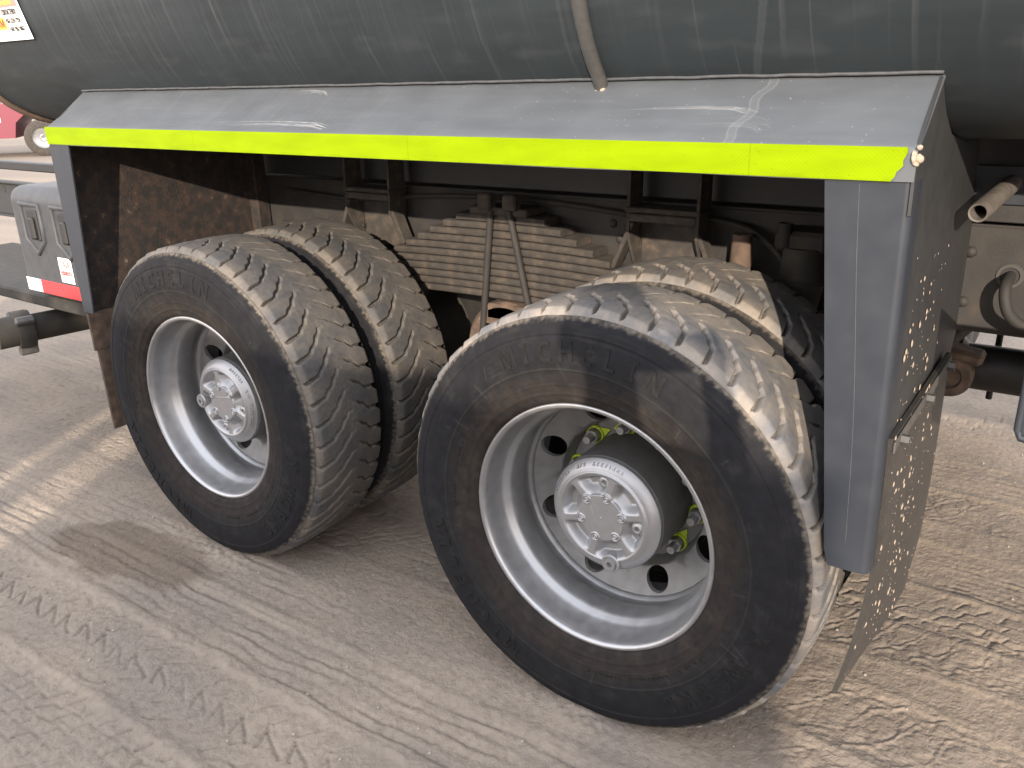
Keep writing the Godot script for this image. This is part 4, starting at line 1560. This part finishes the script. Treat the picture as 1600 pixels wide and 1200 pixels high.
func build_left_end(truck: Node3D) -> void:
	# plastic tool box
	var b := MB.new()
	rounded_box(b, at(-1.612, 0.9, -0.33), Vector3(0.58, 0.42, 0.46), 0.055)
	var box := part("tool_box", b, M.plastic, truck)
	for cx in [-1.72, -1.50]:
		var rim := MB.new()
		var ol := [Vector2(-0.075, 0.11), Vector2(0.055, 0.11), Vector2(0.055, -0.02), Vector2(-0.005, -0.07), Vector2(-0.075, -0.02), Vector2(-0.075, 0.11)]
		var path := []
		for q in ol:
			path.append(Vector3(cx + q.x, 0.94 + q.y, -0.101))
		rim.tube(path, 0.011, 8)
		var bez := part("latch_bezel", rim, M.plastic, box)
		var l := MB.new()
		l.box(at(cx + 0.0, 0.975, -0.099), Vector3(0.07, 0.11, 0.012), 0.004)
		l.box(at(cx + 0.005, 0.965, -0.09), Vector3(0.035, 0.08, 0.018), 0.006)
		part("latch", l, M.black, box)
	var s := MB.new()
	s.box(at(-1.555, 0.822, -0.098), Vector3(0.088, 0.092, 0.0015), 0.0004)
	part("box_sticker", s, M.white, box)
	for row in [["CAJA", 0.02, 0.845], ["HERRAMIENTAS", 0.018, 0.812]]:
		var t := text_mesh(row[0], row[1])
		t.material = M.red
		var w: float = t.get_aabb().size.x
		add("sticker_lettering", t, box, Transform3D(Basis.from_scale(Vector3(minf(1.0, 0.076 / w), 1, 1)), Vector3(-1.555, row[2], -0.0968)))
	var ws := MB.new()
	ws.box(at(-1.815, 0.742, -0.0985), Vector3(0.105, 0.05, 0.002), 0.0005)
	part("white_reflector", ws, M.white, box)
	var rs := MB.new()
	rs.box(at(-1.555, 0.742, -0.0985), Vector3(0.41, 0.05, 0.002), 0.0005)
	part("red_reflector", rs, M.red, box)
	# shelf, step beam and discharge pipe under it
	var sh := MB.new()
	sh.box(at(-2.3, 0.655, -0.42), Vector3(1.9, 0.05, 0.55), 0.008)
	part("step_beam", sh, M.under, truck)
	var dp := MB.new()
	dp.lathe(along(Vector3(-1.75, 0.555, -1.1), Vector3(-2.03, 0.53, 0.0)), [Vector2(0.0, 0.055), Vector2(1.0, 0.055), Vector2(1.0, 0.075), Vector2(1.03, 0.078), Vector2(1.06, 0.075), Vector2(1.06, 0.062), Vector2(1.13, 0.062), Vector2(1.13, 0.05), Vector2(0.9, 0.05)], 32, true, 20.0)
	var pipe := part("discharge_pipe", dp, M.under, truck)
	for a in [35.0, 150.0, 270.0]:
		var cl := MB.new()
		var d := Vector3(cos(deg_to_rad(a)), sin(deg_to_rad(a)), 0)
		cl.box(along(Vector3(-1.75, 0.555, -1.1), Vector3(-2.03, 0.53, 0.0)) * Transform3D(Basis(Vector3(0, 0, 1), deg_to_rad(a)), d * 0.085 + Vector3(0, 0, 1.03)), Vector3(0.04, 0.03, 0.07), 0.006)
		part("pipe_clamp", cl, M.steel, pipe)
	# punched strip and air line along the frame in front of the box
	var st := MB.new()
	st.box(at(-4.2, 0.89, -0.804), Vector3(4.6, 0.19, 0.008), 0.001)
	st.box(at(-4.2, 0.981, -0.785), Vector3(4.6, 0.01, 0.05), 0.002)
	st.box(at(-4.2, 0.801, -0.785), Vector3(4.6, 0.01, 0.05), 0.002)
	var strip := part("front_rail", st, M.frame, truck)
	for i in 16:  # black discs laid on the web, painted dark in place of open holes
		var h := MB.new()
		h.lathe(at(-2.45 - i * 0.125, 0.938 - 0.008 * (i % 2), -0.7992), [Vector2(0.001, 0.0), Vector2(0.001, 0.019), Vector2(-0.001, 0.02)], 14, true)
		part("dark_hole_disc", h, M.black, strip)
	var al := MB.new()
	al.box(at(-4.2, 1.068, -0.81), Vector3(4.6, 0.045, 0.05), 0.006)
	part("upper_front_rail", al, M.black, truck)


# ---------------------------------------------------------------- beyond the truck
func build_background() -> void:
	var yaw := atan2(0.8, 0.6)
	var o := thing("pickup_truck", "red pickup truck parked far behind the tank at the left", "pickup truck", Vector3(-20.17, 0, -7.85))
	o.rotation.y = yaw
	# local x runs along the pickup, towards the right of the photograph
	var body := MB.new()
	var side := PackedVector2Array([Vector2(-2.7, 0.45), Vector2(-2.7, 1.0), Vector2(-2.5, 1.08), Vector2(-1.3, 1.12), Vector2(-0.75, 1.72), Vector2(0.75, 1.76), Vector2(0.95, 1.15), Vector2(2.6, 1.12), Vector2(2.65, 0.55), Vector2(2.25, 0.5), Vector2(2.15, 0.75), Vector2(1.95, 0.92), Vector2(1.65, 0.98), Vector2(1.35, 0.92), Vector2(1.15, 0.75), Vector2(1.08, 0.42), Vector2(-1.12, 0.42), Vector2(-1.2, 0.75), Vector2(-1.4, 0.92), Vector2(-1.7, 0.98), Vector2(-2.0, 0.92), Vector2(-2.2, 0.75), Vector2(-2.28, 0.45)])
	body.prism(I, side, 1.8)
	part("body", body, M.pickup, o)
	for s in [-1, 1]:
		for w in [PackedVector2Array([Vector2(-1.05, 1.17), Vector2(-0.66, 1.62), Vector2(-0.05, 1.64), Vector2(-0.05, 1.17)]), PackedVector2Array([Vector2(0.03, 1.17), Vector2(0.03, 1.64), Vector2(0.66, 1.66), Vector2(0.82, 1.17)])]:
			var g := MB.new()
			g.prism(at(0, 0, s * 0.902), w, 0.01)
			part("window", g, M.glass, o)
		for x in [-1.7, 1.65]:
			var wb := MB.new()
			wb.lathe(turned(Vector3(x, 0.4, s * 0.8), Vector3(0, 0 if s > 0 else 180, 0)), [Vector2(0.13, 0.22), Vector2(0.14, 0.27), Vector2(0.13, 0.36), Vector2(0.1, 0.4), Vector2(-0.1, 0.4)], 40, true, 50.0)
			var wh := part("wheel", wb, M.dusty, o)
			var rb := MB.new()
			rb.lathe(turned(Vector3(x, 0.4, s * 0.8), Vector3(0, 0 if s > 0 else 180, 0)), [Vector2(0.1, 0.0), Vector2(0.12, 0.06), Vector2(0.07, 0.09), Vector2(0.09, 0.18), Vector2(0.135, 0.22)], 24, true, 20.0)
			part("rim", rb, M.silver, wh)
	var tm := text_mesh("TECH", 0.2, 0.01)
	tm.material = M.white
	add("door_lettering", tm, o, at(0.55, 0.86, 0.907))
	build_behind_camera()


# distance-field body: bones are [a, b, radius at a, radius at b, tint index]
func flesh(b: MB, bones: Array, cell: float, tints: Array, blend: float) -> void:
	var lo := Vector3.INF
	var hi := -Vector3.INF
	for q in bones:
		for e in 2:
			var r: float = maxf(q[2], q[3]) + cell * 2.0
			lo = lo.min(q[e] - Vector3(r, r, r))
			hi = hi.max(q[e] + Vector3(r, r, r))
	var n := Vector3i(((hi - lo) / cell).ceil()) + Vector3i.ONE
	var f := PackedFloat32Array()
	f.resize(n.x * n.y * n.z)
	f.fill(1.0)
	var tint := PackedByteArray()
	tint.resize(f.size())
	for q in bones:
		var a: Vector3 = q[0]
		var d: Vector3 = q[1] - a
		var dd := maxf(d.length_squared(), 1e-9)
		var rm: float = maxf(q[2], q[3]) + blend + cell * 2.0
		var l := Vector3i(((a.min(q[1]) - Vector3(rm, rm, rm) - lo) / cell).floor()).clamp(Vector3i.ZERO, n - Vector3i.ONE)
		var h := Vector3i(((a.max(q[1]) + Vector3(rm, rm, rm) - lo) / cell).ceil()).clamp(Vector3i.ZERO, n - Vector3i.ONE)
		for k in range(l.z, h.z + 1):
			for j in range(l.y, h.y + 1):
				for i in range(l.x, h.x + 1):
					var p := lo + Vector3(i, j, k) * cell
					var u := clampf((p - a).dot(d) / dd, 0.0, 1.0)
					var s: float = p.distance_to(a + d * u) - lerpf(q[2], q[3], u)
					var at_ := (k * n.y + j) * n.x + i
					var o := f[at_]
					if s < o:
						tint[at_] = q[4]
					var w := clampf(0.5 + 0.5 * (o - s) / blend, 0.0, 1.0)
					f[at_] = lerpf(o, s, w) - blend * w * (1.0 - w)
	var id := {}
	for k in n.z - 1:
		for j in n.y - 1:
			for i in n.x - 1:
				var sum := Vector3.ZERO
				var cnt := 0
				var base := (k * n.y + j) * n.x + i
				var v := [f[base], f[base + 1], f[base + n.x], f[base + n.x + 1], f[base + n.x * n.y], f[base + n.x * n.y + 1], f[base + n.x * n.y + n.x], f[base + n.x * n.y + n.x + 1]]
				var neg := 0
				for e in v:
					if e < 0.0:
						neg += 1
				if neg == 0 or neg == 8:
					continue
				for e in [[0, 1], [2, 3], [4, 5], [6, 7], [0, 2], [1, 3], [4, 6], [5, 7], [0, 4], [1, 5], [2, 6], [3, 7]]:
					var x: float = v[e[0]]
					var y: float = v[e[1]]
					if (x < 0.0) != (y < 0.0):
						var t := x / (x - y)
						var pa := Vector3(e[0] & 1, (e[0] >> 1) & 1, e[0] >> 2)
						var pb := Vector3(e[1] & 1, (e[1] >> 1) & 1, e[1] >> 2)
						sum += pa.lerp(pb, t)
						cnt += 1
				var g := Vector3(v[1] + v[3] + v[5] + v[7] - v[0] - v[2] - v[4] - v[6], v[2] + v[3] + v[6] + v[7] - v[0] - v[1] - v[4] - v[5], v[4] + v[5] + v[6] + v[7] - v[0] - v[1] - v[2] - v[3]).normalized()
				id[base] = b.put(lo + (Vector3(i, j, k) + sum / cnt) * cell, g, tints[tint[base]])
	var st := [1, n.x, n.x * n.y]
	for k in range(1, n.z - 1):
		for j in range(1, n.y - 1):
			for i in range(1, n.x - 1):
				var base := (k * n.y + j) * n.x + i
				for ax in 3:
					var o := f[base]
					var e := f[base + st[ax]]
					if (o < 0.0) == (e < 0.0):
						continue
					var s1: int = st[(ax + 1) % 3]
					var s2: int = st[(ax + 2) % 3]
					var q := [id.get(base - s1 - s2, -1), id.get(base - s2, -1), id.get(base, -1), id.get(base - s1, -1)]
					if q.has(-1):
						continue
					if o < 0.0:
						b.ix.append_array([q[0], q[2], q[1], q[0], q[3], q[2]])
					else:
						b.ix.append_array([q[0], q[1], q[2], q[0], q[2], q[3]])


func build_behind_camera() -> void:
	# added, unseen fence that throws the long shade and light streaks over the foreground
	var shade_fence := thing("added_shade_fence", "tall grey sheet steel fence with a narrow gap, standing behind the photographer", "shade_fence")
	for q in [[-0.5, 1.66], [2.27, 4.85]]:
		var n := int(round((q[1] - q[0]) / 0.43))
		for i in n:
			var w: float = (q[1] - q[0]) / n
			var b := MB.new()
			var p := PackedVector3Array()
			for r in 2:
				for k in 13:
					p.append(Vector3(q[0] + w * (i + k / 12.0), 0.02 + 3.39 * r, 7.4 + 0.02 * (1.0 if k % 4 < 2 else -1.0)))
			b.slab(p, 2, 13, 0.004, Vector3(0, 0, -1))
			part("panel", b, M.plastic, shade_fence)
	for x in [-0.52, 1.68, 1.90, 2.25, 4.87]:
		var b := MB.new()
		b.box(at(x, 1.72, 7.47), Vector3(0.09 if x != 1.90 else 0.13, 3.44, 0.09), 0.006)
		part("post", b, M.under, shade_fence)
	# the person who takes the photograph
	var c := Vector3(1.79, 0, 1.98)
	var skin := Color(0.36, 0.2, 0.13)
	var vest := Color(0.55, 0.2, 0.03)
	var trousers := Color(0.03, 0.035, 0.05)
	var boots := Color(0.05, 0.035, 0.025)
	var hair := Color(0.02, 0.016, 0.014)
	var tints := [skin, vest, trousers, boots, hair]
	var cb := Basis.from_euler(Vector3(deg_to_rad(-20.3), deg_to_rad(35.2), 0))
	var lens := Vector3(1.4869, 1.446, 1.4143) + cb * Vector3(0, 0, 0.034)
	var ph := lens + cb * Vector3(0.055, -0.012, 0.004)
	var lh := ph + cb * Vector3(-0.085, -0.035, 0.05)
	var rh := ph + cb * Vector3(0.085, -0.035, 0.05)
	var neck := c + Vector3(-0.05, 1.47, -0.01)
	var head := c + Vector3(-0.10, 1.635, -0.06)
	var ls := c + Vector3(-0.19, 1.41, 0.0)
	var rs := c + Vector3(0.17, 1.41, 0.06)
	var le := c + Vector3(-0.27, 1.17, -0.20)
	var re := c + Vector3(0.14, 1.16, -0.22)
	var bones := [
		[c + Vector3(-0.09, 0.93, 0), c + Vector3(0.09, 0.93, 0.02), 0.115, 0.115, 2],
		[c + Vector3(0, 0.98, 0), c + Vector3(-0.01, 1.2, -0.01), 0.125, 0.125, 1],
		[c + Vector3(-0.08, 1.28, -0.01), c + Vector3(0.07, 1.28, 0.02), 0.115, 0.115, 1],
		[ls + Vector3(0.05, 0, 0), rs - Vector3(0.05, 0, 0), 0.075, 0.075, 1],
		[neck - Vector3(0, 0.04, 0), head - Vector3(0, 0.05, 0), 0.056, 0.052, 0],
		[ls, le, 0.058, 0.043, 1], [le, lh, 0.043, 0.028, 1], [rs, re, 0.058, 0.043, 1], [re, rh, 0.043, 0.028, 1],
		[c + Vector3(-0.1, 0.9, 0), c + Vector3(-0.13, 0.5, -0.03), 0.088, 0.06, 2], [c + Vector3(-0.13, 0.5, -0.03), c + Vector3(-0.14, 0.1, 0.02), 0.06, 0.042, 2],
		[c + Vector3(0.1, 0.9, 0.02), c + Vector3(0.13, 0.5, 0.02), 0.088, 0.06, 2], [c + Vector3(0.13, 0.5, 0.02), c + Vector3(0.15, 0.1, 0.08), 0.06, 0.042, 2],
		[c + Vector3(-0.14, 0.055, 0.03), c + Vector3(-0.17, 0.04, -0.15), 0.05, 0.042, 3], [c + Vector3(0.15, 0.055, 0.09), c + Vector3(0.17, 0.04, -0.1), 0.05, 0.042, 3],
	]
	var b := MB.new()
	flesh(b, bones, 0.022, tints, 0.05)
	var hf := (lens - head).normalized()
	var hs := hf.cross(Vector3.UP).normalized()
	var hu := hs.cross(hf)
	flesh(b, [
		[head + hu * 0.03, head + hf * 0.03 + hu * 0.02, 0.088, 0.078, 0], [head - hu * 0.055 + hf * 0.045, head + hf * 0.05 - hu * 0.075, 0.052, 0.04, 0],
		[head + hf * 0.105 + hu * 0.01, head + hf * 0.122 - hu * 0.025, 0.008, 0.013, 0], [head + hf * 0.092 - hs * 0.02 - hu * 0.065, head + hf * 0.092 + hs * 0.02 - hu * 0.065, 0.009, 0.009, 0],
		[head + hs * 0.088 + hu * 0.02, head + hs * 0.09 - hu * 0.025, 0.016, 0.012, 0], [head - hs * 0.088 + hu * 0.02, head - hs * 0.09 - hu * 0.025, 0.016, 0.012, 0],
		[head + hf * 0.098 + hs * 0.032 + hu * 0.018, head + hf * 0.1 + hs * 0.032 + hu * 0.018, 0.011, 0.011, 4], [head + hf * 0.098 - hs * 0.032 + hu * 0.018, head + hf * 0.1 - hs * 0.032 + hu * 0.018, 0.011, 0.011, 4],
		[head + hu * 0.055 - hf * 0.02, head + hu * 0.065 + hf * 0.025, 0.09, 0.075, 4], [head - hf * 0.045, head + hu * 0.03 - hf * 0.04, 0.075, 0.08, 4],
	], 0.007, tints, 0.016)
	for s in [-1.0, 1.0]:
		var h := lh if s < 0 else rh
		var x := cb * Vector3(-s, 0, 0)
		var y := cb * Vector3.UP
		var z := cb * Vector3(0, 0, -1)
		var hb := [[h, h + y * 0.035 + x * 0.01, 0.027, 0.026, 0], [h + y * 0.02 - x * 0.01, h + y * 0.055, 0.024, 0.02, 0]]
		for i in 4:
			var k: float = h_len(i)
			var root := h + y * (0.062 - 0.019 * i) + z * 0.012
			var mid := root + z * 0.026 - x * 0.008
			hb.append([root, mid, 0.0095, 0.009, 0])
			hb.append([mid, mid + x * k * 0.5 + z * 0.004, 0.009, 0.0082, 0])
		hb.append([h + y * 0.02 + x * 0.015, h + y * 0.05 + x * 0.035 - z * 0.004, 0.012, 0.0105, 0])
		hb.append([h + y * 0.05 + x * 0.035 - z * 0.004, h + y * 0.07 + x * 0.05 + z * 0.006, 0.0105, 0.009, 0])
		flesh(b, hb, 0.005, tints, 0.008)
	var cloth := mat(Color.WHITE, 0.8)
	var person := part("person", b, cloth, self)
	person.set_meta("label", "person in an orange vest and dark trousers standing and holding up a phone")
	person.set_meta("category", "person")
	var pm := MB.new()
	rounded_box(pm, Transform3D(cb, ph + cb * Vector3(0, 0, 0.012)), Vector3(0.158, 0.074, 0.009), 0.0042)
	var phone := part("phone", pm, M.black, self)
	phone.set_meta("label", "black phone held level in both hands of the person")
	phone.set_meta("category", "phone")


func h_len(i: int) -> float:
	return [0.034, 0.038, 0.036, 0.028][i]
